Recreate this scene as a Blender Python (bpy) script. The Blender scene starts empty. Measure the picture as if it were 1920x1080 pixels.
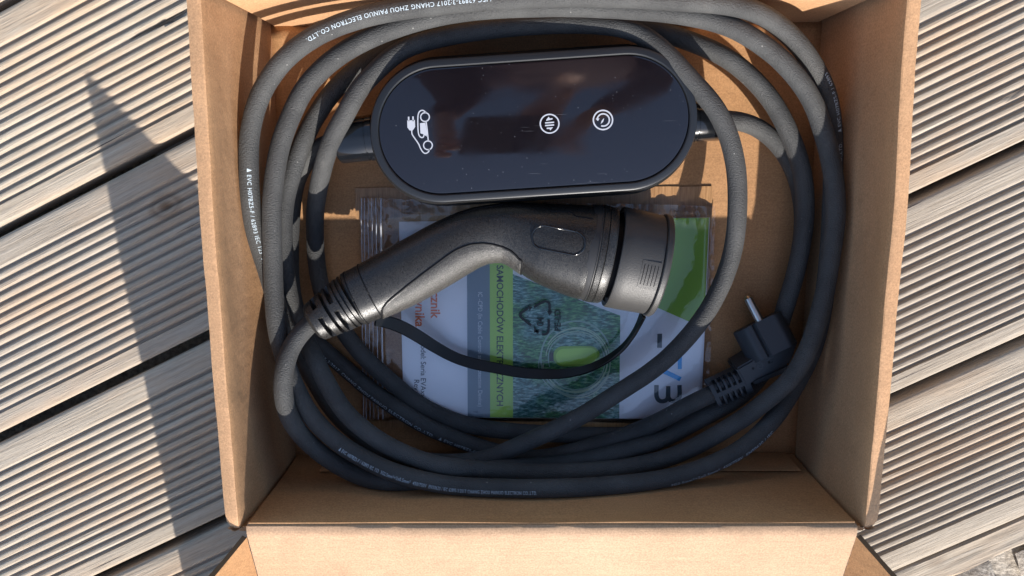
import bpy, bmesh, math, random
from mathutils import Vector, Matrix, noise
random.seed(7)
S = bpy.context.scene
COL = S.collection
# ------------------------------------------------------------------ camera
FPX = 1429.3
R = ((0.9999456, 0.0040564, 0.0096055), (-0.0056474, 0.9850991, 0.1718954), (-0.0087651, -0.1719403, 0.9850684))
CAMLOC = Vector((-0.017774, 0.0643, 0.520431))
cd = bpy.data.cameras.new('camera')
cam = bpy.data.objects.new('camera', cd)
COL.objects.link(cam)
cd.sensor_width = 36.0
cd.lens = FPX / 1920 * 36.0
cd.clip_start = 0.005
cd.clip_end = 200
cam.matrix_world = Matrix(((R[0][0], R[0][1], R[0][2], CAMLOC.x), (R[1][0], R[1][1], R[1][2], CAMLOC.y),
                           (R[2][0], R[2][1], R[2][2], CAMLOC.z), (0, 0, 0, 1)))
S.camera = cam
# ------------------------------------------------------------------ light
SUNDIR = Vector((-0.39, 1.68, -1.0)).normalized()       # the way the sunlight travels
W = bpy.data.worlds.new('World')
S.world = W
W.use_nodes = True
wn = W.node_tree
bg = wn.nodes['Background']
sky = wn.nodes.new('ShaderNodeTexSky')
sky.sky_type = 'NISHITA'
sky.sun_disc = False
sky.sun_elevation = math.asin(-SUNDIR.z)
sky.sun_rotation = math.atan2(-SUNDIR.x, -SUNDIR.y)
wn.links.new(sky.outputs[0], bg.inputs[0])
bg.inputs[1].default_value = 0.15
sd = bpy.data.lights.new('sun', 'SUN')
sd.energy = 4.0
sd.angle = math.radians(0.5)
sd.color = (1.0, 0.95, 0.88)
sun = bpy.data.objects.new('sun', sd)
COL.objects.link(sun)
sun.location = -SUNDIR * 3
sun.rotation_euler = SUNDIR.to_track_quat('-Z', 'Y').to_euler()
S.view_settings.view_transform = 'Standard'
S.view_settings.look = 'None'
S.view_settings.gamma = 1.0
S.view_settings.exposure = 1.05


# ------------------------------------------------------------------ helpers
def at(u, v, z):
    """the point of height z that the photograph shows at pixel (u, v)"""
    a, b = (u - 960) / FPX, -(v - 540) / FPX
    d = Vector([R[i][0] * a + R[i][1] * b - R[i][2] for i in range(3)])
    return CAMLOC + d * ((z - CAMLOC.z) / d.z)


def link(name, me, mat=None, parent=None, smooth=False):
    o = bpy.data.objects.new(name, me)
    COL.objects.link(o)
    if mat is not None:
        me.materials.append(mat)
    if smooth:
        me.polygons.foreach_set('use_smooth', [True] * len(me.polygons))
    if parent is not None:
        o.parent = parent
    return o


def mesh(name, vs, fs, mat=None, parent=None, smooth=False):
    me = bpy.data.meshes.new(name)
    me.from_pydata([tuple(v) for v in vs], [], fs)
    me.validate()
    me.update()
    return link(name, me, mat, parent, smooth)


def bmobj(name, bm, mat=None, parent=None, smooth=False):
    me = bpy.data.meshes.new(name)
    bmesh.ops.recalc_face_normals(bm, faces=bm.faces)
    bm.to_mesh(me)
    bm.free()
    return link(name, me, mat, parent, smooth)


def auto_smooth(o, deg=35):
    me = o.data
    me.polygons.foreach_set('use_smooth', [True] * len(me.polygons))
    me.set_sharp_from_angle(angle=math.radians(deg))
    return o


def empty(name, loc=(0, 0, 0)):
    o = bpy.data.objects.new(name, None)
    COL.objects.link(o)
    o.location = loc
    o.empty_display_size = 0.02
    return o


def tag(o, label=None, cat=None, group=None, kind=None):
    if label:
        o['label'] = label
    if cat:
        o['category'] = cat
    if group:
        o['group'] = group
    if kind:
        o['kind'] = kind
    return o


def grid_faces(nu, nv, closed_v=False):
    fs = []
    for i in range(nu - 1):
        for j in range(nv if closed_v else nv - 1):
            k = (j + 1) % nv
            fs.append((i * nv + j, i * nv + k, (i + 1) * nv + k, (i + 1) * nv + j))
    return fs


def extrude(name, prof, stations, place, mat, parent=None, caps=True, smooth=True, deg=40):
    """closed profile prof[(a, b)] swept through stations; place(a, b, s) -> point"""
    vs = [place(a, b, s) for s in stations for a, b in prof]
    n = len(prof)
    fs = grid_faces(len(stations), n, True)
    if caps:
        fs.append(tuple(range(n))[::-1])
        fs.append(tuple((len(stations) - 1) * n + i for i in range(n)))
    me = bpy.data.meshes.new(name)
    me.from_pydata([tuple(v) for v in vs], [], fs)
    bm = bmesh.new()
    bm.from_mesh(me)
    bmesh.ops.recalc_face_normals(bm, faces=bm.faces)
    bm.to_mesh(me)
    bm.free()
    o = link(name, me, mat, parent)
    if smooth:
        auto_smooth(o, deg)
    return o


def frames(P, ref=None):
    out = []
    for i in range(len(P)):
        a, b = P[max(0, i - 1)], P[min(len(P) - 1, i + 1)]
        t = (b - a).normalized()
        V = (CAMLOC - P[i]).normalized() if ref is None else ref
        V = (V - t * V.dot(t)).normalized()
        out.append((t, V, t.cross(V)))
    return out


def tube(P, r, sides=18, closed_ends=True):
    F = frames(P, Vector((0, 0, 1)))
    vs = []
    for i, p in enumerate(P):
        rr = r[i] if isinstance(r, (list, tuple)) else r
        t, V, I = F[i]
        for k in range(sides):
            a = 2 * math.pi * k / sides
            vs.append(p + (V * math.cos(a) + I * math.sin(a)) * rr)
    fs = grid_faces(len(P), sides, True)
    if closed_ends:
        fs.append(tuple(range(sides))[::-1])
        fs.append(tuple((len(P) - 1) * sides + k for k in range(sides)))
    return vs, fs


def catmull(P, m=6):
    Q = [P[0] * 2 - P[1]] + list(P) + [P[-1] * 2 - P[-2]]
    out = []
    for i in range(1, len(Q) - 2):
        a, b, c, d = Q[i - 1:i + 3]
        for k in range(m):
            t = k / m
            out.append(0.5 * ((2 * b) + (c - a) * t + (2 * a - 5 * b + 4 * c - d) * t * t + (3 * b - a - 3 * c + d) * t ** 3))
    out.append(P[-1])
    return out


def text_mesh(s, size, bold=0.0, space=1.0, align='LEFT'):
    cu = bpy.data.curves.new('txt', 'FONT')
    cu.body = s
    cu.size = size
    cu.offset = bold
    cu.space_character = space
    cu.align_x = align
    cu.resolution_u = 3
    ob = bpy.data.objects.new('txt', cu)
    COL.objects.link(ob)
    dg = bpy.context.evaluated_depsgraph_get()
    me = bpy.data.meshes.new_from_object(ob.evaluated_get(dg))
    bpy.data.objects.remove(ob)
    bpy.data.curves.remove(cu)
    return me


def flat_text(name, s, u, v, z, du, dv, px, mat, parent, bold=0.0, space=1.0, align='LEFT', sx=1.0):
    """print lying on a level surface; (du, dv) reading direction in the photograph, px capital height"""
    p0 = at(u, v, z)
    x = (at(u + du, v + dv, z) - p0)
    sc = x.length / math.hypot(du, dv)
    x.normalize()
    y = Vector((0, 0, 1)).cross(x)
    size = px * sc / 0.70
    me = text_mesh(s, size, bold * size, space, align)
    for w in me.vertices:
        q = p0 + x * (w.co.x * sx) + y * w.co.y
        w.co = (q.x, q.y, z)
    return link(name, me, mat, parent)


# ------------------------------------------------------------------ materials
def mat(name):
    m = bpy.data.materials.new(name)
    m.use_nodes = True
    nt = m.node_tree
    return m, nt, nt.nodes['Principled BSDF']


def N(nt, t, **kw):
    n = nt.nodes.new('ShaderNode' + t)
    for k, v in kw.items():
        if k in n.inputs:
            n.inputs[k].default_value = v
        else:
            setattr(n, k, v)
    return n


def coords(nt, scale=(1, 1, 1), rot=(0, 0, 0), rnd=False):
    tc = N(nt, 'TexCoord')
    mp = N(nt, 'Mapping')
    mp.inputs['Scale'].default_value = scale
    mp.inputs['Rotation'].default_value = rot
    nt.links.new(tc.outputs['Object'], mp.inputs[0])
    if rnd:
        oi = N(nt, 'ObjectInfo')
        ml = N(nt, 'Math', operation='MULTIPLY')
        ml.inputs[1].default_value = 37.0
        nt.links.new(oi.outputs['Random'], ml.inputs[0])
        nt.links.new(ml.outputs[0], mp.inputs['Location'])
    return mp.outputs[0]


def noise_tex(nt, vec, scale, detail=3, rough=0.55):
    n = N(nt, 'TexNoise')
    n.inputs['Scale'].default_value = scale
    n.inputs['Detail'].default_value = detail
    n.inputs['Roughness'].default_value = rough
    nt.links.new(vec, n.inputs['Vector'])
    return n.outputs['Fac']


def ramp(nt, fac, stops):
    r = N(nt, 'ValToRGB')
    while len(r.color_ramp.elements) < len(stops):
        r.color_ramp.elements.new(0.5)
    for e, (p, c) in zip(r.color_ramp.elements, stops):
        e.position = p
        e.color = (c[0], c[1], c[2], 1) if len(c) == 3 else c
    nt.links.new(fac, r.inputs[0])
    return r.outputs[0]


def mixc(nt, fac, a, b, mode='MIX'):
    m = N(nt, 'Mix', data_type='RGBA', blend_type=mode)
    for i, x in ((0, fac), (6, a), (7, b)):
        if isinstance(x, (int, float)):
            m.inputs[i].default_value = x
        elif isinstance(x, tuple):
            m.inputs[i].default_value = (x[0], x[1], x[2], 1)
        else:
            nt.links.new(x, m.inputs[i])
    return m.outputs[2]


def bump(nt, b, h, strength, dist, prev=None):
    n = N(nt, 'Bump')
    n.inputs['Strength'].default_value = strength
    n.inputs['Distance'].default_value = dist
    nt.links.new(h, n.inputs['Height'])
    if prev is not None:
        nt.links.new(prev, n.inputs['Normal'])
    nt.links.new(n.outputs[0], b.inputs['Normal'])
    return n.outputs[0]


def simple(name, col, rough=0.5, spec=0.5, metal=0.0, coat=0.0):
    m, nt, b = mat(name)
    b.inputs['Base Color'].default_value = (*col, 1)
    b.inputs['Roughness'].default_value = rough
    b.inputs['Specular IOR Level'].default_value = spec
    b.inputs['Metallic'].default_value = metal
    b.inputs['Coat Weight'].default_value = coat
    return m


def cardboard(name, c0, c1, axis=0, rib=0.25):
    m, nt, b = mat(name)
    v = coords(nt)
    vs = coords(nt, (1, 1, 1))
    big = noise_tex(nt, v, 14, 4, 0.6)
    fib = noise_tex(nt, v, 900, 3, 0.7)
    st = coords(nt, (60, 900, 900) if axis == 0 else (900, 60, 900))
    streak = noise_tex(nt, st, 1.0, 2)
    col = ramp(nt, big, [(0.3, c0), (0.7, c1)])
    col = mixc(nt, 0.6, col, ramp(nt, fib, [(0.3, (0.58, 0.58, 0.58)), (0.7, (1.36, 1.36, 1.36))]), 'MULTIPLY')
    col = mixc(nt, 0.2, col, ramp(nt, streak, [(0.3, (0.7, 0.68, 0.66)), (0.7, (1.2, 1.2, 1.2))]), 'MULTIPLY')
    # faint lines of the corrugation underneath
    wv = N(nt, 'TexWave', wave_type='BANDS', bands_direction='X' if axis else 'Y')
    wv.inputs['Scale'].default_value = 55
    wv.inputs['Distortion'].default_value = 1.2
    wv.inputs['Detail Scale'].default_value = 2
    nt.links.new(vs, wv.inputs['Vector'])
    # scuffs: short pale scratches and darker handling marks
    sc = ramp(nt, noise_tex(nt, coords(nt, (70, 700, 300), (0, 0, 0.35)), 1.0, 2), [(0.71, (0, 0, 0)), (0.76, (0.4, 0.4, 0.4))])
    col = mixc(nt, sc, col, tuple(min(1, c * 1.5) for c in c1))
    dk = ramp(nt, noise_tex(nt, v, 26, 5, 0.7), [(0.57, (0, 0, 0)), (0.72, (0.32, 0.32, 0.32))])
    col = mixc(nt, dk, col, tuple(c * 0.62 for c in c0))
    nt.links.new(col, b.inputs['Base Color'])
    b.inputs['Roughness'].default_value = 0.72
    b.inputs['Specular IOR Level'].default_value = 0.3
    n1 = bump(nt, b, wv.outputs['Fac'], rib * 0.3, 0.0004)
    n2 = bump(nt, b, noise_tex(nt, v, 35, 3), 0.5, 0.002, n1)
    bump(nt, b, fib, 0.35, 0.0003, n2)
    return m


M = {}
M['card'] = cardboard('cardboard', (0.355, 0.185, 0.082), (0.43, 0.235, 0.108), 0)
M['card_wall'] = cardboard('cardboard_wall', (0.385, 0.215, 0.110), (0.46, 0.265, 0.140), 0, 0.15)
M['card_lid'] = cardboard('cardboard_lid', (0.345, 0.215, 0.125), (0.40, 0.255, 0.155), 0, 0.4)
M['card_edge'] = simple('cardboard_cut_edge', (0.12, 0.075, 0.045), 0.9, 0.1)
m, nt, b = mat('packing_tape')
v = coords(nt, (900, 60, 300))
b.inputs['Roughness'].default_value = 0.35
nt.links.new(ramp(nt, noise_tex(nt, v, 1.0, 3), [(0.3, (0.26, 0.135, 0.055)), (0.7, (0.42, 0.235, 0.105))]), b.inputs['Base Color'])
bump(nt, b, noise_tex(nt, v, 1.0, 3), 0.5, 0.0004)
M['tape'] = m

# weathered decking: streaks run along the plank
m, nt, b = mat('weathered_wood')
v1 = coords(nt, (12, 420, 420), rnd=True)
v2 = coords(nt, (60, 1300, 1300), rnd=True)
v3 = coords(nt, (7, 22, 22), rnd=True)
g1 = noise_tex(nt, v1, 1.0, 4, 0.65)
g2 = noise_tex(nt, v2, 1.0, 4, 0.7)
g3 = noise_tex(nt, v3, 1.0, 4, 0.6)
col = ramp(nt, g1, [(0.25, (0.245, 0.203, 0.155)), (0.48, (0.338, 0.288, 0.228)), (0.75, (0.425, 0.372, 0.302))])
col = mixc(nt, ramp(nt, g3, [(0.48, (0, 0, 0)), (0.72, (0.75, 0.75, 0.75))]), col, (0.40, 0.285, 0.19), 'MIX')
col = mixc(nt, 0.45, col, ramp(nt, g2, [(0.28, (0.45, 0.42, 0.42)), (0.5, (1, 1, 1)), (0.8, (1.2, 1.18, 1.15))]), 'MULTIPLY')
oi = N(nt, 'ObjectInfo')
col = mixc(nt, 0.5, col, ramp(nt, oi.outputs['Random'], [(0, (0.85, 0.85, 0.88)), (1, (1.1, 1.06, 1.0))]), 'MULTIPLY')
# thin dark drying cracks
v4 = coords(nt, (9, 420, 420), rnd=True)
cr = noise_tex(nt, v4, 1.0, 2, 0.5)
crk = ramp(nt, cr, [(0.235, (1, 1, 1)), (0.27, (0, 0, 0))])
col = mixc(nt, crk, col, (0.06, 0.05, 0.045))
# scattered small knots
kv = N(nt, 'TexVoronoi', feature='F1')
kv.inputs['Scale'].default_value = 1.0
nt.links.new(coords(nt, (7, 11, 0.01), rnd=True), kv.inputs['Vector'])
kn = ramp(nt, kv.outputs['Distance'], [(0.035, (1, 1, 1)), (0.060, (0.15, 0.15, 0.15)), (0.075, (0.55, 0.55, 0.55)), (0.11, (0, 0, 0))])
col = mixc(nt, kn, col, (0.15, 0.10, 0.065))
nt.links.new(col, b.inputs['Base Color'])
b.inputs['Roughness'].default_value = 0.8
b.inputs['Specular IOR Level'].default_value = 0.25
n1 = bump(nt, b, g2, 0.8, 0.0006)
bump(nt, b, g1, 0.6, 0.0010, n1)
M['wood'] = m

# rough stone paving below the deck
m, nt, b = mat('stone_paving')
v = coords(nt)
c = ramp(nt, noise_tex(nt, v, 260, 5, 0.75), [(0.3, (0.13, 0.11, 0.09)), (0.5, (0.36, 0.31, 0.25)), (0.72, (0.56, 0.50, 0.42))])
nt.links.new(c, b.inputs['Base Color'])
b.inputs['Roughness'].default_value = 0.9
bump(nt, b, noise_tex(nt, v, 160, 5, 0.7), 0.9, 0.003)
M['stone'] = m

# rubber cable sheath
m, nt, b = mat('cable_rubber')
v = coords(nt)
wr = noise_tex(nt, v, 1250, 1, 0.6)
wr2 = noise_tex(nt, v, 40, 3, 0.5)
cb = ramp(nt, wr2, [(0.35, (0.044, 0.044, 0.044)), (0.68, (0.066, 0.066, 0.065))])
vd = N(nt, 'TexVoronoi', feature='F1')
vd.inputs['Scale'].default_value = 130
nt.links.new(v, vd.inputs['Vector'])
dust = ramp(nt, vd.outputs['Distance'], [(0.035, (0.8, 0.8, 0.8)), (0.06, (0, 0, 0))])
dg_ = ramp(nt, noise_tex(nt, v, 30, 2), [(0.50, (0, 0, 0)), (0.58, (1, 1, 1))])
smear = ramp(nt, noise_tex(nt, coords(nt, (1, 1, 1), (0, 0, 1)), 75, 4, 0.7), [(0.58, (0, 0, 0)), (0.75, (0.22, 0.22, 0.22))])
cb = mixc(nt, mixc(nt, 1.0, dust, dg_, 'MULTIPLY'), cb, (0.30, 0.29, 0.27))
cb = mixc(nt, smear, cb, (0.13, 0.125, 0.118))
nt.links.new(cb, b.inputs['Base Color'])
b.inputs['Roughness'].default_value = 0.58
b.inputs['Specular IOR Level'].default_value = 0.15
b.inputs['Sheen Weight'].default_value = 0.03
b.inputs['Sheen Roughness'].default_value = 0.4
bump(nt, b, wr, 1.0, 0.0006)
M['cable'] = m
M['print'] = simple('white_print', (0.40, 0.47, 0.52), 0.6, 0.2)

# textured plastic
def plastic(name, col, rough, bstr, scale=1500, bd=0.00025, spec=0.5, speck=0.0):
    m, nt, b = mat(name)
    v = coords(nt)
    b.inputs['Base Color'].default_value = (*col, 1)
    b.inputs['Roughness'].default_value = rough
    b.inputs['Specular IOR Level'].default_value = spec
    if speck:
        # sun sparkle of the moulded grain put into the base colour; roughness varies too
        vo = N(nt, 'TexVoronoi', feature='F1')
        vo.inputs['Scale'].default_value = 2900
        nt.links.new(v, vo.inputs['Vector'])
        sep = N(nt, 'SeparateColor')
        nt.links.new(vo.outputs['Color'], sep.inputs[0])
        hi = tuple(min(1.0, c * (1 + 2.2 * speck)) for c in col)
        nt.links.new(ramp(nt, sep.outputs[0], [(0.0, tuple(c * 0.35 for c in col)), (0.6, col), (1.0, hi)]), b.inputs['Base Color'])
        nt.links.new(ramp(nt, sep.outputs[1], [(0.0, (rough + .14,) * 3), (1.0, (rough - .12,) * 3)]), b.inputs['Roughness'])
    bump(nt, b, noise_tex(nt, v, scale, 2, 0.6), bstr, bd)
    return m


M['shell'] = plastic('textured_black_shell', (0.018, 0.017, 0.016), 0.35, 0.5, 2600, 0.0002, 0.5, 0.5)
M['grip'] = plastic('coarse_black_grip', (0.042, 0.039, 0.035), 0.38, 0.7, 2300, 0.0004, 0.5, 0.8)
M['capm'] = plastic('matt_black_cap', (0.040, 0.038, 0.036), 0.45, 0.6, 2000, 0.0003)
M['ring'] = plastic('smooth_black_ring', (0.028, 0.027, 0.027), 0.45, 0.08)
M['dark'] = simple('dark_recess', (0.006, 0.006, 0.007), 0.6, 0.2)
M['gloss'] = simple('gloss_black_plastic', (0.006, 0.007, 0.009), 0.13, 0.6)
M['bezel'] = plastic('satin_black_bezel', (0.013, 0.015, 0.019), 0.34, 0.12, 1800, 0.0001, 0.32)
M['body'] = plastic('matt_black_housing', (0.014, 0.0135, 0.013), 0.45, 0.2, 1500, 0.0002, 0.3)
M['plug'] = plastic('matt_dark_plug', (0.026, 0.030, 0.036), 0.50, 0.15, 1500, 0.0001)
M['metal'] = simple('nickel_pin', (0.62, 0.60, 0.56), 0.28, 0.5, 1.0)
M['icon'] = simple('pale_icon_print', (0.36, 0.38, 0.43), 0.5, 0.3)
M['strap'] = simple('black_rubber_strap', (0.009, 0.009, 0.009), 0.38, 0.3)

# glossy dark window of the control box with dust and hairline scratches
m, nt, b = mat('dark_glass')
v = coords(nt)
vo = N(nt, 'TexVoronoi', feature='F1')
vo.inputs['Scale'].default_value = 290
nt.links.new(v, vo.inputs['Vector'])
speck = ramp(nt, vo.outputs['Distance'], [(0.045, (1, 1, 1)), (0.075, (0, 0, 0))])
gate = ramp(nt, noise_tex(nt, v, 45, 3), [(0.48, (0, 0, 0)), (0.60, (1, 1, 1))])
sp = mixc(nt, 1.0, speck, gate, 'MULTIPLY')
sc1 = coords(nt, (35, 1500, 200), (0, 0, 0.06))
sr = ramp(nt, noise_tex(nt, sc1, 1.0, 1), [(0.70, (0, 0, 0)), (0.76, (0.55, 0.55, 0.55))])
gate2 = ramp(nt, noise_tex(nt, v, 26, 2), [(0.55, (0, 0, 0)), (0.66, (0.6, 0.6, 0.6))])
sr = mixc(nt, 1.0, sr, gate2, 'MULTIPLY')
al = mixc(nt, 1.0, sp, sr, 'ADD')
nt.links.new(mixc(nt, al, (0.006, 0.005, 0.007), (0.20, 0.21, 0.23)), b.inputs['Base Color'])
nt.links.new(ramp(nt, noise_tex(nt, v, 32, 4, 0.65), [(0.40, (0.045,) * 3), (0.68, (0.16,) * 3)]), b.inputs['Roughness'])
b.inputs['Specular IOR Level'].default_value = 0.85
bump(nt, b, noise_tex(nt, v, 18, 2), 0.05, 0.002)
M['glass'] = m


def flat(name, col, rough=0.45):
    return simple(name, col, rough, 0.35)


M['paper'] = flat('white_paper', (0.90, 0.91, 0.94))
M['p_grey'] = flat('slate_grey_print', (0.22, 0.29, 0.35))
M['p_lime'] = flat('lime_print', (0.50, 0.76, 0.12))
M['p_green'] = flat('green_print', (0.30, 0.54, 0.05))
M['p_dgreen'] = flat('dark_green_lettering', (0.02, 0.06, 0.04))
M['p_white'] = flat('pale_lettering', (0.85, 0.88, 0.90))
M['p_orange'] = flat('orange_lettering', (0.85, 0.24, 0.10))
M['p_text'] = flat('grey_lettering', (0.05, 0.055, 0.07))
M['p_blue'] = flat('blue_logo', (0.01, 0.38, 0.80))
M['p_logo'] = flat('dark_logo', (0.06, 0.09, 0.11))
M['p_black'] = flat('black_print', (0.015, 0.02, 0.022))
M['p_ring'] = flat('pale_green_cable_print', (0.50, 0.64, 0.46))
M['p_ring2'] = flat('faded_cable_print', (0.34, 0.50, 0.42))
m, nt, b = mat('grass_print')
v = coords(nt, (1, 1, 1), (0, 0, 0.5))
va = coords(nt, (180, 700, 1), (0, 0, 0.9))
vb = coords(nt, (180, 700, 1), (0, 0, -0.6))
ga = noise_tex(nt, va, 1.0, 3, 0.6)
gb = noise_tex(nt, vb, 1.0, 3, 0.6)
mixf = N(nt, 'Math', operation='MAXIMUM')
nt.links.new(ga, mixf.inputs[0])
nt.links.new(gb, mixf.inputs[1])
teal = ramp(nt, mixf.outputs[0], [(0.47, (0.010, 0.10, 0.08)), (0.55, (0.09, 0.30, 0.27)), (0.64, (0.42, 0.62, 0.58))])
grn = ramp(nt, mixf.outputs[0], [(0.46, (0.006, 0.07, 0.02)), (0.55, (0.03, 0.26, 0.06)), (0.66, (0.25, 0.52, 0.20))])
nt.links.new(mixc(nt, ramp(nt, noise_tex(nt, v, 38, 3), [(0.46, (0, 0, 0)), (0.60, (1, 1, 1))]), teal, grn), b.inputs['Base Color'])
b.inputs['Roughness'].default_value = 0.45
M['grass'] = m

# clear polythene
m, nt, b = mat('clear_film')
out = nt.nodes['Material Output']
tr = N(nt, 'BsdfTransparent')
tr.inputs[0].default_value = (0.99, 0.99, 0.995, 1)
gl = N(nt, 'BsdfGlossy')
gl.inputs['Roughness'].default_value = 0.07
di = N(nt, 'BsdfDiffuse')
di.inputs[0].default_value = (0.75, 0.78, 0.82, 1)
fr = N(nt, 'Fresnel')
fr.inputs[0].default_value = 1.5
bp = N(nt, 'Bump')
bp.inputs['Strength'].default_value = 0.5
bp.inputs['Distance'].default_value = 0.0012
v = coords(nt)
nt.links.new(noise_tex(nt, v, 60, 3), bp.inputs['Height'])
nt.links.new(bp.outputs[0], gl.inputs['Normal'])
nt.links.new(bp.outputs[0], fr.inputs['Normal'])
m1 = N(nt, 'MixShader')
m1.inputs[0].default_value = 0.02
nt.links.new(tr.outputs[0], m1.inputs[1])
nt.links.new(di.outputs[0], m1.inputs[2])
m2 = N(nt, 'MixShader')
ad = N(nt, 'Math', operation='MULTIPLY_ADD')
ad.inputs[1].default_value = 1.5
ad.inputs[2].default_value = 0.01
nt.links.new(fr.outputs[0], ad.inputs[0])
nt.links.new(ad.outputs[0], m2.inputs[0])
nt.links.new(m1.outputs[0], m2.inputs[1])
nt.links.new(gl.outputs[0], m2.inputs[2])
nt.links.new(m2.outputs[0], out.inputs[0])
M['film'] = m

# ================================================================== GROUND AND DECK
GZ = -0.0066                                    # top of the decking
bm = bmesh.new()
n = 120
vv = [[None] * (n + 1) for _ in range(n + 1)]
def gcoord(i):
    t = (i / n) * 2 - 1
    return math.copysign(abs(t) ** 3 * 40 + abs(t) * 0.6, t)
for i in range(n + 1):
    for j in range(n + 1):
        x, y = gcoord(i), gcoord(j)
        q = Vector((x, y, 0))
        h = noise.noise(q * 30) * 0.002 + noise.noise(q * 110) * 0.0015
        vv[i][j] = bm.verts.new((x, y, -0.062 + h))
for i in range(n):
    for j in range(n):
        bm.faces.new((vv[i][j], vv[i + 1][j], vv[i + 1][j + 1], vv[i][j + 1]))
ground = bmobj('ground', bm, M['stone'], smooth=True)
tag(ground, kind='structure')
for k, (cx, cy, sz) in enumerate([(0.335, -0.335, 0.11), (0.455, -0.285, 0.11), (0.215, -0.40, 0.11), (0.40, -0.455, 0.11), (0.28, -0.51, 0.11), (0.52, -0.40, 0.11)]):
    bm = bmesh.new()
    bmesh.ops.create_grid(bm, x_segments=14, y_segments=14, size=sz / 2)
    for w in bm.verts:
        d = max(abs(w.co.x), abs(w.co.y)) / (sz / 2)
        w.co.z = -max(0, d - 0.9) * 0.05 + noise.noise(Vector((w.co.x * 60 + k * 9, w.co.y * 60, 1))) * 0.0018
        w.co.x += noise.noise(Vector((w.co.y * 40, k * 5, 3))) * 0.004
    s = bmobj('paving_stone', bm, M['stone'], ground, True)
    s.location = (cx, cy, -0.050)
    s.rotation_euler.z = math.radians(23)

deck = empty('deck', (0, 0, GZ))
tag(deck, kind='structure')
ANG = math.radians(25.7)
RN = Vector((-math.sin(ANG), math.cos(ANG), 0))
RT = Vector((math.cos(ANG), math.sin(ANG), 0))
TH = 0.026


def plank_profile(width, m_lo, m_hi, pitch=0.0069, depth=0.0025, ridges=True):
    """(y, z, groove flag) across the top from y=0 to width"""
    pr = [(0.0, -0.0022, 0), (0.0007, -0.0007, 0), (0.0022, 0.0, 0), (m_lo * 0.55, 0.0001, 0), (m_lo, 0.0, 0)]
    if ridges:
        span = width - m_lo - m_hi
        nr = max(1, round(span / pitch))
        p = span / nr
        for k in range(nr):
            y0 = m_lo + k * p
            for t, h in ((0.03, -0.50), (0.09, -0.95), (0.20, -1.0), (0.32, -0.90), (0.41, -0.38), (0.50, -0.08), (0.66, 0.0), (0.84, 0.0), (0.95, -0.12)):
                if k == nr - 1 and t > 0.9:
                    continue
                pr.append((y0 + t * p, h * depth, k + 1))
    pr += [(width - m_hi, 0.0, 0), (width - m_hi * 0.5, 0.0001, 0), (width - 0.0022, 0.0, 0), (width - 0.0007, -0.0007, 0), (width, -0.0022, 0)]
    return pr


def gouge(u0, v0, u1, v1, w, d):
    a, b_ = at(u0, v0, GZ), at(u1, v1, GZ)
    return (a.dot(RT), a.dot(RN), b_.dot(RT), b_.dot(RN), w, d)


GOUGE = [gouge(252, 64, 345, 20, 0.0030, 0.0022), gouge(1888, 190, 1930, 160, 0.0020, 0.0014), gouge(228, 345, 262, 322, 0.0016, 0.0012), gouge(335, 878, 352, 870, 0.0018, 0.0016)]


def make_plank(n_lo, n_hi, seed, m_lo=0.012, m_hi=0.0145, ridges=True, L0=-0.75, L1=0.75, rough_edge=False, z0=0.0):
    width = n_hi - n_lo
    pr = plank_profile(width, m_lo, m_hi, ridges=ridges)
    if not ridges:
        pr = [(width * k / 14, 0 if 0 < k < 14 else -0.002, 0) for k in range(15)]
    xs = [L0 + (L1 - L0) * k / 230 for k in range(231)]
    vs, m_ = [], len(pr)
    for x in xs:
        for (y, z, g) in pr:
            w = noise.noise(Vector((x * 4, g * 1.7 + seed * 9.1, 2))) * 0.00042 + noise.noise(Vector((x * 22, g * 2.3 + seed * 3.1, 8))) * 0.00016
            h = noise.noise(Vector((x * 9, y * 60, seed * 5.3))) * 0.00030 + noise.noise(Vector((x * 45, y * 700, seed))) * 0.00016
            dep = 1.0 + 0.25 * noise.noise(Vector((x * 6, g * 3.1, seed * 2.2)))
            # splintered stretch of one ridge
            for (gx0, gy0, gx1, gy1, gw, gd) in GOUGE:
                ly = y + n_lo
                if gx0 < x < gx1:
                    tt = (x - gx0) / (gx1 - gx0)
                    dy_ = abs(ly - (gy0 + (gy1 - gy0) * tt))
                    ww_ = gw * (0.5 + 0.5 * tt)
                    if dy_ < ww_ and z > -0.0024:
                        h -= gd * (0.55 + abs(noise.noise(Vector((x * 400, y * 900, 4)))))
                        z = min(z, -0.0004)
            yy = y + (w if g else 0)
            if rough_edge and y < 0.004:
                yy += noise.noise(Vector((x * 30, 0, 5))) * 0.0022
            if rough_edge and not ridges:
                h += noise.noise(Vector((x * 25, y * 260, 5))) * 0.0008
            vs.append((x, yy, z * (dep if g else 1) + h))
    fs = grid_faces(len(xs), m_)
    # underside and ends
    b0 = len(vs)
    for x in (xs[0], xs[-1]):
        vs += [(x, 0, -TH), (x, width, -TH)]
    last = (len(xs) - 1) * m_
    fs += [(b0, b0 + 1, b0 + 3, b0 + 2)]
    fs.append(tuple([i * m_ for i in range(len(xs))] + [b0 + 2, b0]))
    fs.append(tuple([b0 + 1, b0 + 3] + [i * m_ + m_ - 1 for i in range(len(xs) - 1, -1, -1)]))
    fs.append(tuple([b0] + [b0 + 1] + [m_ - 1 - k for k in range(m_)]))
    fs.append(tuple([last + k for k in range(m_)] + [b0 + 3, b0 + 2]))
    me = bpy.data.meshes.new('plank')
    me.from_pydata(vs, [], fs)
    bm = bmesh.new()
    bm.from_mesh(me)
    bmesh.ops.recalc_face_normals(bm, faces=bm.faces)
    bm.to_mesh(me)
    bm.free()
    o = link('plank', me, M['wood'], deck)
    auto_smooth(o, 50)
    o.rotation_euler.z = ANG
    o.location = RN * n_lo + Vector((0, 0, z0))
    return o


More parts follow.
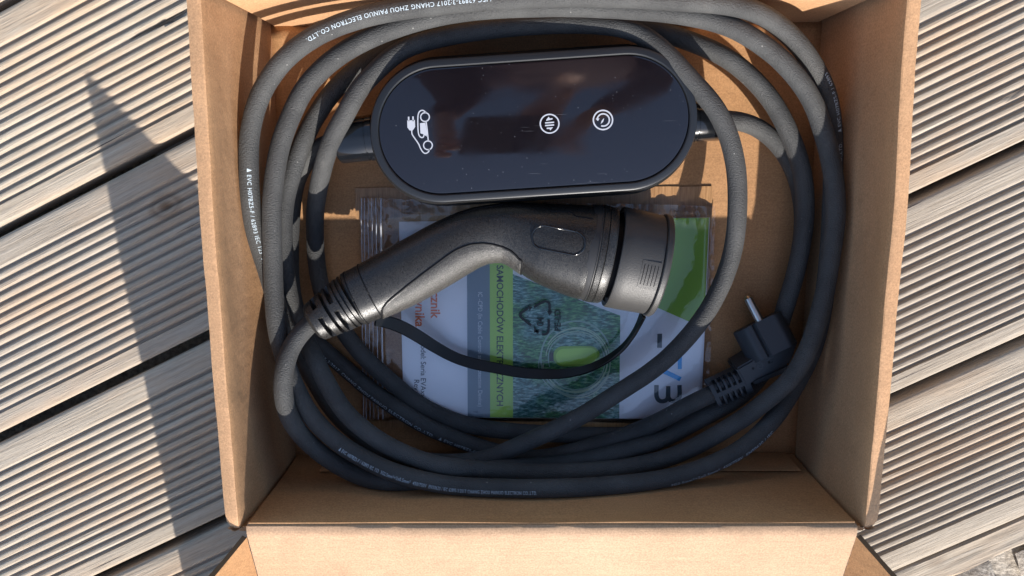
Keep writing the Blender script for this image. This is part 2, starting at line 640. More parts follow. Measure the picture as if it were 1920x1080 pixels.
gaps = [0.690, 0.562, 0.4335, 0.305, 0.1772, 0.0488, -0.0790, -0.2070]
for i in range(len(gaps) - 1):
    make_plank(gaps[i + 1] + 0.0034, gaps[i] - 0.0034, i, z0=random.uniform(-0.0004, 0.0))
make_plank(-0.3335, gaps[-1] - 0.0034, 7, m_lo=0.0165)
pl = make_plank(-0.3565, -0.3343, 9, ridges=False, rough_edge=True, z0=-0.0006)
pl['label'] = 'narrow ungrooved end board with a ragged edge'
for k in range(4):
    bm = bmesh.new()
    bmesh.ops.create_cube(bm, size=1, matrix=Matrix.Translation((0, 0, 0)) @ Matrix.Diagonal((0.045, 1.02, 0.020, 1)))
    bmesh.ops.bevel(bm, geom=bm.edges[:], offset=0.002, segments=1, affect='EDGES')
    j = bmobj('joist', bm, M['wood'], deck)
    j.rotation_euler.z = ANG
    j.location = RN * 0.165 + RT * (-0.6 + 0.4 * k) + Vector((0, 0, -TH - 0.0115))

# ================================================================== CARDBOARD BOX
box = empty('cardboard_box', (0, 0, GZ))
tag(box, 'open brown cardboard box with its lid folded towards the viewer, standing on the grooved deck', 'box')


def boxpart(o):
    mw = o.matrix_world.copy()
    o.parent = box
    o.location = o.location - Vector((0, 0, GZ))
    return o


HX, HY, HZ = 0.180, 0.1485, 0.105
# floor panel
bm = bmesh.new()
NX, NY = 40, 32
g = [[bm.verts.new((-HX - .001 + (2 * HX + .002) * i / NX, -HY - .001 + (2 * HY + .002) * j / NY,
                    noise.noise(Vector((i * .2, j * .2, 3))) * 0.0006 - 0.0003)) for j in range(NY + 1)] for i in range(NX + 1)]
for i in range(NX):
    for j in range(NY):
        bm.faces.new((g[i][j], g[i + 1][j], g[i + 1][j + 1], g[i][j + 1]))
r = bmesh.ops.extrude_face_region(bm, geom=bm.faces[:])
bmesh.ops.translate(bm, vec=(0, 0, -0.004), verts=[e for e in r['geom'] if isinstance(e, bmesh.types.BMVert)])
boxpart(bmobj('floor_panel', bm, M['card'], None, True))

# double-folded side walls with a rounded roll-over top
ys = [-HY - 0.0045 + (2 * HY + 0.0125) * k / 60 for k in range(61)]
for sgn in (-1, 1):
    prof = [(0.0, 0.0), (0.0006, 0.012), (0.0008, 0.025), (0.0012, 0.04), (0.0017, 0.055), (0.0022, 0.07), (0.0024, 0.085), (0.0028, 0.099), (0.0029, 0.1030), (0.0032, 0.1046), (0.0040, 0.1050), (0.0060, 0.1046),
            (0.0092, 0.1038), (0.0114, 0.1028), (0.0121, 0.1005), (0.0122, 0.085), (0.0122, 0.04), (0.0115, -0.0052), (0.0, -0.0052)]

    def place(a, bb, s, sgn=sgn):
        t = (s + HY) / (2 * HY)
        e = min(1.0, max(0.0, (s - ys[0]) / 0.007))          # the fold tapers off at the near end
        wob = noise.noise(Vector((s * 14, bb * 9, sgn * 4))) * 0.0011 * (bb / HZ) + noise.noise(Vector((s * 90, a * 300, sgn))) * 0.00018
        bulge = 0.0014 * math.sin(math.pi * min(1, max(0, t))) * (bb / HZ)
        aa = a
        zz = bb
        if a < 0.004 and 0 < bb < 0.098:
            aa = a + 0.0075 * math.sin(math.pi * bb / 0.1) * math.sin(math.pi * min(1, max(0, t))) ** 0.7
        if bb > 0.098:
            zz = 0.098 + (bb - 0.098) * (0.35 + 0.65 * math.sin(e * math.pi / 2)) + noise.noise(Vector((s * 40, sgn * 3, 1))) * 0.00035
            aa = a + (0.0016 * (1 - e) if a < 0.007 else -0.0020 * (1 - e))
        return Vector((sgn * (HX + aa + wob + bulge), s, zz))
    o = extrude('side_wall', prof, ys, place, M['card_wall'], deg=38)
    boxpart(o)
    # crumpled liner paper poking out of the near end of the fold
    bm = bmesh.new()
    pts = []
    for k in range(9):
        a = k / 8
        pts.append([bm.verts.new((sgn * (HX + 0.0034 + 0.0080 * a), -HY - 0.0044 - 0.0016 * math.sin(a * math.pi) - q * 0.0008 + random.uniform(-.0003, .0003),
                                  0.1022 - 0.0028 * q - 0.002 * abs(a - .5) + random.uniform(-.0005, .0005))) for q in range(4)])
    for k in range(8):
        for q in range(3):
            bm.faces.new((pts[k][q], pts[k + 1][q], pts[k + 1][q + 1], pts[k][q + 1]))
    o = bmobj('torn_paper', bm, M['card_lid'], None, True)
    sol = o.modifiers.new('s', 'SOLIDIFY')
    sol.thickness = 0.0003
    boxpart(o)

# back wall (bulges outwards in the middle) and front wall
xs = [-HX + 0.0022 + (2 * HX - 0.0044) * k / 60 for k in range(61)]
prof = [(0.0, 0.0), (0.0, 0.03), (0.0, 0.06), (0.0, 0.09), (0.0004, 0.1035), (0.0020, 0.1060), (0.0042, 0.1065), (0.0062, 0.1050), (0.0066, 0.10), (0.0066, 0.05), (0.0066, -0.0052), (0.0, -0.0052)]
o = extrude('back_wall', prof, xs, lambda a, bb, s: Vector((s, HY + a + max(0, bb) * 0.11 * (1 - (s / HX) ** 4) + noise.noise(Vector((s * 12, bb * 10, 7))) * 0.0012 * min(1, max(0, bb) / 0.03), bb)), M['card_wall'], deg=50)
boxpart(o)
fx = [-HX + 0.0014 + (2 * HX - 0.0028) * k / 60 for k in range(61)]
prof = [(0.0, 0.0), (0.0006, 0.03), (0.0010, 0.06), (0.0008, 0.09), (0.0006, 0.1015), (0.0040, 0.1010), (0.0042, 0.06), (0.0042, -0.0052), (0.0, -0.0052)]
o = extrude('front_wall', prof, fx, lambda a, bb, s: Vector((s, -HY - a + noise.noise(Vector((s * 11, bb * 14, 17))) * 0.0010 * min(1, max(0, bb) / 0.03), bb)), M['card'], deg=50)
boxpart(o)
for sx_ in (-1, 1):  # cards added behind the corner gaps to keep light from showing through
    for yy_, oo_ in ((-HY - 0.0062, 0), (HY + 0.0122, 1)):
        bm = bmesh.new()
        bmesh.ops.create_cube(bm, size=1, matrix=Matrix.Translation((sx_ * (HX - 0.0075), yy_, 0.047)) @ Matrix.Diagonal((0.026, 0.0030, 0.102, 1)))
        if oo_:
            for w in bm.verts:
                if w.co.z > 0.05:
                    w.co.y += 0.002
        boxpart(bmobj('gap_backing', bm, M['card']))
# score line and ledge low on the front wall
prof = [(0.0, 0.0), (0.0005, 0.0), (0.0005, 0.030), (0.0, 0.0305)]
o = extrude('inner_front_panel', prof, fx[4:-1], lambda a, bb, s: Vector((s, -HY + 0.0006 + a + noise.noise(Vector((s * 9, 3, 17))) * 0.0003, bb + noise.noise(Vector((s * 7, 1, 2))) * 0.0012 * (bb > .01))), M['card'], deg=50)
boxpart(o)

# lid: folded over the front rim and sloping down to the deck
PH = math.radians(21.5)
LD = Vector((0, -math.cos(PH), -math.sin(PH)))
LNm = Vector((0, -math.sin(PH), math.cos(PH)))
fold = Vector((0, -HY - 0.0035, HZ - 0.0003))
ts = [0, .0008, .002, .004, .007, .012] + [0.02 + 0.272 * k / 40 for k in range(41)]
def lidpt(x, t, h=0.0):
    """x across, t along the lid from the fold"""
    p = fold + LD * t + LNm * h
    if t < 0.006:
        e = (0.006 - t) / 0.006
        p += Vector((0, 0.0008 * e, -0.0022 * e * e))
    return Vector((x, p.y, p.z))
bm = bmesh.new()
NXL = 70
rows = []
for side in (0, 1):
    rr = []
    for i in range(NXL + 1):
        x = -0.1797 + 0.3594 * i / NXL
        cr_ = []
        for t in ts:
            dish = noise.noise(Vector((x * 9, t * 12, 5))) * 0.0009 + noise.noise(Vector((x * 60, t * 10, 9))) * 0.00035 * math.exp(-t * 60)
            if t == 0:
                dish = dish * 0.5
            cr_.append(bm.verts.new(lidpt(x, t, dish - (0.0036 if side else 0))))
        rr.append(cr_)
    rows.append(rr)
for side, rr in enumerate(rows):
    for i in range(NXL):
        for j in range(len(ts) - 1):
            f = (rr[i][j], rr[i + 1][j], rr[i + 1][j + 1], rr[i][j + 1])
            bm.faces.new(f if side == 0 else f[::-1])
T_ = len(ts) - 1
for i in range(NXL):
    bm.faces.new((rows[0][i][0], rows[1][i][0], rows[1][i + 1][0], rows[0][i + 1][0]))
    bm.faces.new((rows[0][i][T_], rows[0][i + 1][T_], rows[1][i + 1][T_], rows[1][i][T_]))
for j in range(T_):
    bm.faces.new((rows[0][0][j], rows[0][0][j + 1], rows[1][0][j + 1], rows[1][0][j]))
    bm.faces.new((rows[0][NXL][j], rows[1][NXL][j], rows[1][NXL][j + 1], rows[0][NXL][j + 1]))
o = bmobj('lid', bm, M['card_lid'])
auto_smooth(o, 50)
boxpart(o)

# lid side flaps, splayed upwards
for sgn in (-1, 1):
    A = lidpt(sgn * 0.1796, 0.006, 0.0004)
    Bq = lidpt(sgn * 0.1796, 0.285, 0.0004)
    P = Vector((sgn * 0.230, -0.2150, 0.192)) if sgn < 0 else Vector((sgn * 0.2300, -0.2150, 0.192))
    Q = P + LD * 0.235 + Vector((sgn * -0.004, 0, 0))
    nrm = (P - A).cross(Bq - A)
    nrm.normalize()
    if nrm.x * sgn > 0:
        nrm = -nrm
    bm = bmesh.new()
    NU, NV = 14, 26
    layers = []
    for side in (0, 1):
        lay = []
        for i in range(NU + 1):
            u_ = i / NU
            row = []
            for j in range(NV + 1):
                w_ = j / NV
                pnt = (A.lerp(Bq, w_)).lerp(P.lerp(Q, w_), u_)
                wob = noise.noise(pnt * 18 + Vector((sgn * 5, 0, 0))) * 0.0016 * min(1, u_ * 3) + noise.noise(pnt * 120) * 0.00025
                pnt = pnt + nrm * (wob - (0.0034 if side else 0))
                if w_ == 0:
                    pnt += (A - Bq).normalized() * noise.noise(Vector((u_ * 30, side * 3, sgn))) * 0.0006
                row.append(bm.verts.new(pnt))
            lay.append(row)
        layers.append(lay)
    for side, lay in enumerate(layers):
        for i in range(NU):
            for j in range(NV):
                bm.faces.new((lay[i][j], lay[i + 1][j], lay[i + 1][j + 1], lay[i][j + 1]))
    edge = []
    for i in range(NU):
        edge.append(bm.faces.new((layers[0][i][0], layers[0][i + 1][0], layers[1][i + 1][0], layers[1][i][0])))
        edge.append(bm.faces.new((layers[0][i][NV], layers[0][i + 1][NV], layers[1][i + 1][NV], layers[1][i][NV])))
    for j in range(NV):
        edge.append(bm.faces.new((layers[0][NU][j], layers[0][NU][j + 1], layers[1][NU][j + 1], layers[1][NU][j])))
        bm.faces.new((layers[0][0][j], layers[0][0][j + 1], layers[1][0][j + 1], layers[1][0][j]))
    bmesh.ops.recalc_face_normals(bm, faces=bm.faces)
    for f in edge:
        f.material_index = 1
    o = bmobj('lid_flap', bm, M['card'])
    o.data.materials.append(M['card_edge'])
    auto_smooth(o, 40)
    boxpart(o)

# brown tape strip on the floor
def quad_strip(name, corners, z, mt, parent=None, ragged=0.0, n=24, thick=0.0002):
    a, b_, c, d = [Vector((q.x, q.y, z)) for q in corners]
    bm = bmesh.new()
    rr = []
    for i in range(n + 1):
        t = i / n
        col_ = []
        for j in range(5):
            s_ = j / 4
            p = a.lerp(b_, t).lerp(d.lerp(c, t), s_)
            if ragged and (i in (0, n) or j in (0, 4)):
                p += Vector((noise.noise(p * 200), noise.noise(p * 260 + Vector((9, 0, 0))), 0)) * ragged
            p.z = z + noise.noise(p * 50) * 0.00012
            col_.append(bm.verts.new(p))
        rr.append(col_)
    for i in range(n):
        for j in range(4):
            bm.faces.new((rr[i][j], rr[i + 1][j], rr[i + 1][j + 1], rr[i][j + 1]))
    return bmobj(name, bm, mt, parent, True)
o = quad_strip('packing_tape', [at(666, 352, 0), at(1336, 350, 0), at(1333, 402, 0), at(668, 412, 0)], 0.0006, M['tape'], ragged=0.0008)
boxpart(o)
o = quad_strip('packing_tape', [at(640, 786, 0), at(1420, 792, 0), at(1420, 806, 0), at(640, 800, 0)], 0.0006, M['tape'], ragged=0.0008)
boxpart(o)

# ================================================================== CHARGING CABLE SET
RC = 0.0059
CAB_V = [1041,848,320,1106,851,321,1178,847,298,1249,835,274,1319,813,249,1385,780,224,1447,740,199,1504,693,174,1555,639,152,1600,580,133,1637,518,117,1668,452,105,1692,383,95,1710,314,87,1722,243,81,1727,171,77,1728,99,74,1725,28,72,1718,-44,71,1708,-115,69,1695,-187,68,1679,-258,66,1663,-329,64,1646,-400,62,1627,-471,62,1606,-542,62,1581,-611,62,1552,-678,62,1517,-743,62,1479,-806,62,1436,-866,62,1391,-925,62,1343,-981,62,1291,-1033,62,1235,-1082,62,1175,-1125,62,1112,-1163,62,1045,-1197,62,977,-1226,62,906,-1249,64,834,-1269,67,761,-1286,68,687,-1299,67,613,-1310,63,539,-1315,62,463,-1317,62,388,-1316,62,312,-1314,63,236,-1310,68,161,-1306,72,85,-1301,74,10,-1297,76,-65,-1292,77,-141,-1287,77,-216,-1281,77,-291,-1273,77,-366,-1265,76,-440,-1254,74,-514,-1240,71,-587,-1222,67,-658,-1199,62,-727,-1169,62,-794,-1136,62,-859,-1098,64,-920,-1054,69,-976,-1003,82,-1028,-946,100,-1079,-891,115,-1131,-838,125,-1183,-785,132,-1233,-731,136,-1280,-675,137,-1324,-617,137,-1365,-557,134,-1405,-497,130,-1443,-435,125,-1478,-373,116,-1507,-308,107,-1528,-240,98,-1542,-170,93,-1550,-98,91,-1553,-25,93,-1553,48,98,-1549,121,109,-1542,194,126,-1530,266,151,-1512,336,182,-1489,405,219,-1463,473,260,-1434,538,304,-1403,602,351,-1369,663,401,-1337,721,434,-1305,778,452,-1269,833,465,-1233,887,474,-1199,942,478,-1166,996,479,-1130,1047,476,-1089,1094,469,-1044,1138,461,-998,1182,451,-950,1223,441,-898,1259,431,-842,1288,422,-783,1310,413,-722,1329,406,-659,1344,399,-596,1357,394,-533,1369,390,-469,1379,387,-405,1388,385,-341,1396,384,-276,1403,385,-212,1408,386,-148,1413,388,-83,1416,391,-19,1419,395,45,1420,400,109,1420,406,172,1419,412,236,1416,420,299,1411,428,361,1403,437,423,1392,447,482,1374,459,539,1349,471,591,1317,483,641,1279,495,687,1238,507,731,1194,517,774,1148,526,817,1102,532,860,1056,537,904,1011,540,946,965,541,986,916,541,1021,863,540,1052,808,536,1080,750,530,1103,690,523,1123,628,513,1140,566,502,1153,502,490,1163,437,477,1171,371,463,1177,305,448,1181,238,434,1182,170,421,1180,102,408,1174,35,396,1163,-33,385,1147,-99,375,1128,-165,367,1104,-229,359,1077,-293,352,1047,-354,345,1012,-414,339,974,-472,334,933,-528,330,889,-582,327,842,-634,325,793,-684,325,740,-730,326,685,-774,327,628,-815,330,569,-853,333,510,-892,336,451,-929,340,391,-968,344,331,-1006,349,271,-1043,353,210,-1079,356,148,-1112,359,84,-1145,361,20,-1176,361,-44,-1208,357,-110,-1241,350,-175,-1277,337,-241,-1314,318,-309,-1353,295,-377,-1382,287,-447,-1400,290,-518,-1411,293,-590,-1419,290,-663,-1424,282,-737,-1426,272,-810,-1424,259,-884,-1416,246,-956,-1404,234,-1028,-1386,223,-1097,-1363,214,-1165,-1334,206,-1228,-1299,200,-1288,-1256,196,-1345,-1209,193,-1397,-1158,193,-1444,-1101,194,-1486,-1040,197,-1521,-975,204,-1553,-906,213,-1581,-837,227,-1608,-766,246,-1633,-695,271,-1654,-622,304,-1667,-544,360,-1686,-474,388,-1710,-410,389,-1729,-344,392,-1744,-277,398,-1757,-209,405,-1769,-141,415,-1780,-73,427,-1792,-6,441,-1803,60,456,-1813,126,471,-1820,192,486,-1824,258,500,-1824,323,513,-1823,389,525,-1820,454,536,-1816,518,545,-1810,582,553,-1803,646,561,-1795,709,569,-1783,771,577,-1766,832,584,-1745,891,593,-1720,949,602,-1690,1004,612,-1655,1056,623,-1615,1105,634,-1572,1152,645,-1526,1194,655,-1476,1233,664,-1424,1268,673,-1369,1299,681,-1314,1327,689,-1256,1351,696,-1198,1372,704,-1139,1390,710,-1079,1406,717,-1019,1420,723,-959,1431,728,-899,1441,734,-839,1449,738,-780,1457,743,-720,1463,746,-660,1469,750,-600,1474,753,-541,1479,755,-481,1484,757,-422,1488,758,-363,1492,759,-304,1495,759,-245,1498,758,-185,1501,757,-126,1503,756,-67,1506,755,-8,1507,754,52,1509,754,111,1509,756,169,1508,759,229,1508,754,289,1508,749,349,1507,743,409,1506,736,470,1505,725,531,1504,711,593,1502,699,654,1500,691,716,1497,683,777,1495,676,839,1492,668,901,1489,659,964,1484,649,1028,1478,636,1092,1469,619,1156,1456,603,1217,1436,588,1276,1410,573,1333,1379,558,1388,1343,543,1440,1304,527,1490,1260,509,1537,1214,490,1582,1165,468,1625,1114,444,1666,1061,419,1702,1005,394,1733,946,369,1758,886,345,1779,823,323,1794,760,307,1805,695,299,1808,630,304,1809,564,309,1812,498,309,1815,431,307,1816,364,308,1816,297,312,1817,229,314,1818,161,314,1819,92,314,1820,23,308,1819,-47,306,1818,-116,303,1815,-186,302,1814,-257,295,1813,-329,286,1810,-401,277,1807,-475,264,1802,-549,246,1791,-622,234,1771,-690,233,1745,-756,238,1713,-819,248,1677,-879,264,1638,-936,283,1596,-991,305,1553,-1044,328,1506,-1095,349,1456,-1143,368,1404,-1189,385,1349,-1232,401,1290,-1269,417,1228,-1301,434,1163,-1329,450,1098,-1354,465,1031,-1376,479,963,-1395,493,894,-1411,506,825,-1423,521,755,-1431,536,683,-1435,555,612,-1436,577,541,-1436,596,471,-1436,613,401,-1435,627,332,-1436,638,264,-1436,647,195,-1435,657,127,-1435,662,60,-1435,669,-8,-1436,668,-76,-1435,673,-143,-1434,674,-211,-1435,671,-278,-1435,666,-346,-1436,661,-414,-1436,656,-482,-1435,651,-550,-1435,639,-619,-1432,631,-686,-1422,632,-752,-1405,639,-817,-1387,647,-882,-1368,648,-948,-1352,638,-1014,-1336,620,-1080,-1316,599,-1143,-1290,585,-1204,-1260,574,-1264,-1226,566,-1320,-1189,561,-1374,-1147,556,-1424,-1101,553,-1470,-1051,551,-1511,-997,549,-1547,-939,546,-1577,-878,543,-1604,-816,539,-1629,-752,535,-1651,-688,531,-1669,-622,530,-1684,-554,532,-1695,-487,535,-1703,-419,536,-1708,-350,538,-1709,-282,538,-1709,-214,539,-1708,-147,539,-1706,-80,540,-1704,-13,540,-1702,54,540,-1700,120,540,-1698,186,540,-1695,252,540,-1691,317,540,-1684,382,540,-1675,446,540,-1664,510,541,-1651,573,541,-1636,636,542,-1618,698,542,-1596,758,544,-1571,817,545,-1543,874,548,-1513,930,551,-1481,985,555,-1444,1036,560,-1403,1083,564,-1357,1127,567,-1309,1168,571,-1257,1205,575,-1204,1239,579,-1149,1269,582,-1092,1297,586,-1034,1322,589,-976,1345,592,-917,1365,595,-857,1384,596,-798,1401,598,-738,1417,598,-677,1430,599,-617,1442,599,-556,1452,600,-495,1460,600,-434,1467,600,-372,1472,600,-311,1476,600,-249,1479,600,-188,1481,600,-126,1482,600,-65,1483,600,-4,1484,600,58,1484,600,119,1483,599,181,1482,599,242,1479,599,304,1476,598,365,1473,597,427,1469,596,488,1465,594,550,1461,590,612,1457,586,675,1451,580,737,1444,575,799,1435,571,861,1424,568,922,1411,566,982,1395,566,1040,1375,569,1097,1351,572,1152,1322,572,1207,1291,569,1261,1257,564,1314,1221,558,1365,1182,550,1414,1139,541,1461,1094,532,1506,1046,522,1547,996,511,1585,942,500,1618,886,487,1647,827,474,1675,767,461,1702,706,448,1726,644,437,1747,581,428,1765,517,422,1779,452,421,1788,387,423,1795,321,425,1798,255,426,1797,189,426,1793,123,425,1788,56,424,1783,-11,421,1780,-79,417,1776,-147,411,1770,-215,409,1758,-282,411,1743,-348,417,1726,-413,426,1707,-477,435,1687,-541,443,1663,-604,448,1637,-667,449,1608,-729,445,1575,-788,437,1536,-843,424,1493,-896,409,1449,-947,392,1402,-998,374,1355,-1048,357,1304,-1095,344,1249,-1138,334,1191,-1179,329,1132,-1218,326,1071,-1255,326,1009,-1289,328,945,-1320,331,879,-1348,336,811,-1370,342,742,-1388,350,671,-1402,358,600,-1413,367,529,-1421,377,457,-1427,387,385,-1430,397,314,-1432,408,242,-1433,417,171,-1432,426,99,-1432,434,28,-1430,442,-42,-1427,451,-113,-1422,461,-183,-1415,472,-253,-1406,484,-322,-1395,495,-391,-1385,505,-460,-1374,516,-528,-1362,530,-596,-1349,544,-663,-1337,551,-731,-1324,547,-798,-1308,538,-863,-1286,532,-927,-1260,528,-989,-1230,525,-1049,-1197,523,-1107,-1159,521,-1162,-1118,519,-1215,-1073,517,-1264,-1026,515,-1308,-974,512,-1347,-918,508,-1382,-859,502,-1415,-800,493,-1448,-742,479,-1481,-684,459,-1514,-627,431,-1550,-572,395,-1593,-524,330,-1631,-469,287,-1655,-403,287,-1674,-335,291,-1686,-266,298,-1693,-195,307,-1697,-123,317,-1699,-53,325,-1699,17,330,-1697,87,333,-1693,156,335,-1688,224,337,-1680,292,338,-1668,359,338,-1651,425,338,-1630,490,338,-1606,554,338,-1582,617,337,-1557,679,335,-1530,741,333,-1500,800,329,-1468,858,324,-1432,914,318,-1395,969,311,-1354,1021,304,-1310,1070,296,-1262,1115,288,-1211,1158,280,-1158,1197,272,-1104,1234,264,-1047,1269,258,-989,1301,253,-929,1330,249,-868,1356,246,-805,1378,245,-740,1395,245,-675,1409,246,-609,1421,247,-543,1430,249,-477,1437,251,-411,1443,254,-345,1448,256,-278,1451,259,-212,1453,261,-146,1454,263,-80,1455,266,-14,1455,269,52,1456,271,118,1456,272,184,1456,273,250,1455,276,315,1453,280,380,1449,285,445,1441,291,509,1430,298,572,1417,305,635,1401,312,697,1383,318,759,1363,325,820,1342,332,881,1319,338,941,1295,344,1001,1270,348,1059,1241,351,1116,1208,353,1170,1171,353,1222,1130,353,1272,1086,351,1320,1040,347,1366,991,342,1409,939,334,1449,884,324,1487,827,311,1523,768,296,1558,707,281,1590,645,265,1619,581,249,1643,516,235,1662,448,224,1676,380,214,1685,311,207,1690,241,201,1690,172,197,1686,102,194,1680,32,191,1671,-38,189,1661,-108,187,1648,-177,184,1634,-247,180,1618,-317,175,1603,-388,169,1593,-461,154,1584,-536,138,1572,-610,129,1557,-681,127,1534,-750,129,1501,-814,140,1458,-870,155,1410,-924,165,1357,-973,174,1302,-1018,176,1242,-1058,176,1180,-1095,175,1117,-1130,175,1053,-1166,175,990,-1202,176,926,-1238,179,860,-1271,186,792,-1297,201,720,-1314,224,647,-1327,245,575,-1342,260,503,-1357,270,433,-1373,276,362,-1390,277,291,-1406,277,220,-1418,279,148,-1428,284,75,-1434,291,3,-1436,304,-70,-1436,319,-142,-1436,333,-214,-1434,350,-285,-1429,373,-356,-1429,388,-426,-1432,399,-496,-1435,415,-564,-1436,442,-631,-1436,473,-697,-1436,502,-763,-1435,529,-830,-1436,546,-898,-1437,555,-966,-1437,562,-1034,-1435,564,-1105,-1435,548,-1178,-1434,518,-1247,-1419,497,-1310,-1391,491,-1368,-1353,496,-1421,-1309,508,-1470,-1259,526,-1514,-1204,546,-1554,-1146,569,-1588,-1085,591,-1616,-1020,612,-1636,-952,628,-1647,-883,640,-1651,-813,648,-1648,-744,650,-1640,-677,647,-1626,-613,638,-1607,-554,622,-1580,-500,602,-1545,-451,582,-1504,-407,561,-1480,-388,550]
CAB_P = [-1269,744,320,-1335,733,318,-1408,713,280,-1475,682,241,-1534,637,204,-1585,583,170,-1627,523,142,-1659,457,120,-1682,388,104,-1697,317,93,-1709,246,86,-1719,173,80,-1727,101,77,-1733,28,75,-1737,-45,73,-1740,-119,73,-1740,-192,72,-1737,-266,72,-1728,-339,72,-1712,-411,73,-1687,-479,74,-1652,-542,76,-1608,-601,79,-1559,-655,81,-1505,-705,84,-1451,-754,87,-1397,-804,90,-1342,-854,93,-1288,-904,97,-1231,-952,102,-1172,-996,109,-1111,-1038,118,-1049,-1077,132,-987,-1117,140,-925,-1159,141,-862,-1199,139,-797,-1234,138,-730,-1267,135,-662,-1298,131,-593,-1329,125,-523,-1356,124,-452,-1379,128,-380,-1398,136,-308,-1414,147,-236,-1427,160,-163,-1434,175,-90,-1435,184,-16,-1432,182,57,-1423,176,130,-1408,171,202,-1390,168,273,-1369,169,344,-1346,173,414,-1322,176,484,-1299,174,553,-1275,170,622,-1248,168,688,-1215,178,751,-1177,196,812,-1138,210,873,-1098,221,933,-1058,230,994,-1021,237,1057,-987,240,1122,-957,240]


def unpack(L):
    return [Vector((L[i] * 1e-4, L[i + 1] * 1e-4, L[i + 2] * 1e-4)) for i in range(0, len(L), 3)]


PV, PP = unpack(CAB_V), unpack(CAB_P)
chg = empty('car_charging_cable', (0, 0, 0))
tag(chg, 'black car charging cable coiled in the box with oval control box, connector and plug', 'charging cable')


def arc(P):
    s = [0.0]
    for a, b_ in zip(P, P[1:]):
        s.append(s[-1] + (b_ - a).length)
    return s


def cable_part(name, P):
    Q = catmull(P, 2)
    vs, fs = tube(Q, RC, 20)
    o = mesh(name, vs, fs, M['cable'], chg, True)
    return o


cable_v = cable_part('vehicle_cable', PV)
cable_p = cable_part('mains_cable', PP)


def near_s(P, S_, u, v):
    """arc length where the cable passes closest to the pixel's line of sight"""
    best = None
    for i, p in enumerate(P):
        q = at(u, v, p.z)
        d = (q - p).length
        if best is None or d < best[0]:
            best = (d, S_[i])
    return best[1]


def cable_text(P, cab, s, anchor, dirn, phi, size=0.0034, anchor_end=False, near=None, stretch=1.0):
    """print along the sheath, phi turns it away from the viewer-facing line (in radians, + towards the coil centre)"""
    Sarc = arc(P)
    if near is not None:
        lo, hi = near
        cand = [i for i, p in enumerate(P) if lo <= i < hi]
        s0 = Sarc[min(cand, key=lambda i: (at(anchor[0], anchor[1], P[i].z) - P[i]).length)]
    else:
        s0 = near_s(P, Sarc, *anchor)
    me = text_mesh(s, size, 0.008 * size, 1.12)
    bm = bmesh.new()
    bm.from_mesh(me)
    bpy.data.meshes.remove(me)
    long_e = [e for e in bm.edges if e.calc_length() > 0.0009]
    bmesh.ops.subdivide_edges(bm, edges=long_e, cuts=2)
    bmesh.ops.triangulate(bm, faces=bm.faces)
    w = max(q.co.x for q in bm.verts) * stretch
    if anchor_end:
        s0 = s0 - dirn * w
    F = frames(P)
    import bisect
    for q in bm.verts:
        sc_ = s0 + dirn * q.co.x * stretch
        i = min(max(bisect.bisect_left(Sarc, sc_) - 1, 0), len(P) - 2)
        t = (sc_ - Sarc[i]) / max(1e-6, Sarc[i + 1] - Sarc[i])
        c = P[i].lerp(P[i + 1], t)
        V = F[i][1].lerp(F[i + 1][1], t)
        I = F[i][2].lerp(F[i + 1][2], t)
        if dirn > 0:
            I = -I
        a = phi + (q.co.y - 0.35 * size) / RC
        q.co = c + (V * math.cos(a) + I * math.sin(a)).normalized() * (RC + 0.00016)
    me = bpy.data.meshes.new('cable_print')
    bm.to_mesh(me)
    bm.free()
    return link('cable_print', me, M['print'], cab)


FULL = '\u0394 EVC H07BZ5-F / 62893 IEC 123  3G2.5mm\u00b2+2x0.5mm\u00b2  450/750V  EN50620 / IEC 62893-3:2017 CHANG ZHOU PAINUO ELECTRON CO.,LTD.'
NV_ = len(PV)
def idx_near(P, u, v, lo=0, hi=None):
    hi = hi or len(P)
    return min(range(lo, hi), key=lambda i: (at(u, v, P[i].z) - P[i]).length)
# outer loop, top left: reads right to left, upside down
iA = idx_near(PV, 580, 66, int(NV_ * .30), int(NV_ * .50))
cable_text(PV, cable_v, '/ IEC 62893-3:2017 CHANG ZHOU PAINUO ELECTRON CO.,LTD.', (580, 66), -1, -0.05, anchor_end=True, near=(iA - 25, iA + 25))
iA = idx_near(PV, 466, 314, int(NV_ * .27), int(NV_ * .45))
cable_text(PV, cable_v, '\u0394 EVC H07BZ5-F / 62893 IEC 123  3G2.5mm\u00b2+2x0.5mm\u00b2', (466, 314), -1, 0.02, near=(iA - 25, iA + 25))
# outer loop, along the bottom
iB = idx_near(PV, 630, 840, int(NV_ * .5), int(NV_ * .72))
iE = idx_near(PV, 1287, 888, int(NV_ * .5), int(NV_ * .68))
SV = arc(PV)
me = text_mesh(FULL, 0.0034, 0, 1.12)
wfull = max(q.co.x for q in me.vertices)
bpy.data.meshes.remove(me)
cable_text(PV, cable_v, FULL, (630, 840), -1, -0.50, near=(iB - 10, iB + 10), stretch=abs(SV[iB] - SV[iE]) / wfull)
# outer loop, right side
iC = idx_near(PV, 1548, 128, int(NV_ * .42), int(NV_ * .55))
cable_text(PV, cable_v, FULL, (1579, 330), -1, -0.95, near=(iC, iC + 60), stretch=1.0, anchor_end=False) if False else None
cable_text(PV, cable_v, 'O.,LTD.      \u0394 EVC H07BZ5-F / 62893'[::1], (1546, 128), -1, -0.75, anchor_end=True, near=(iC - 12, iC + 12))
iD = idx_near(PV, 1515, 700, int(NV_ * .5), int(NV_ * .6))
cable_text(PV, cable_v, FULL[30:75], (1510, 720), -1, -1.0, near=(iD - 12, iD + 12))
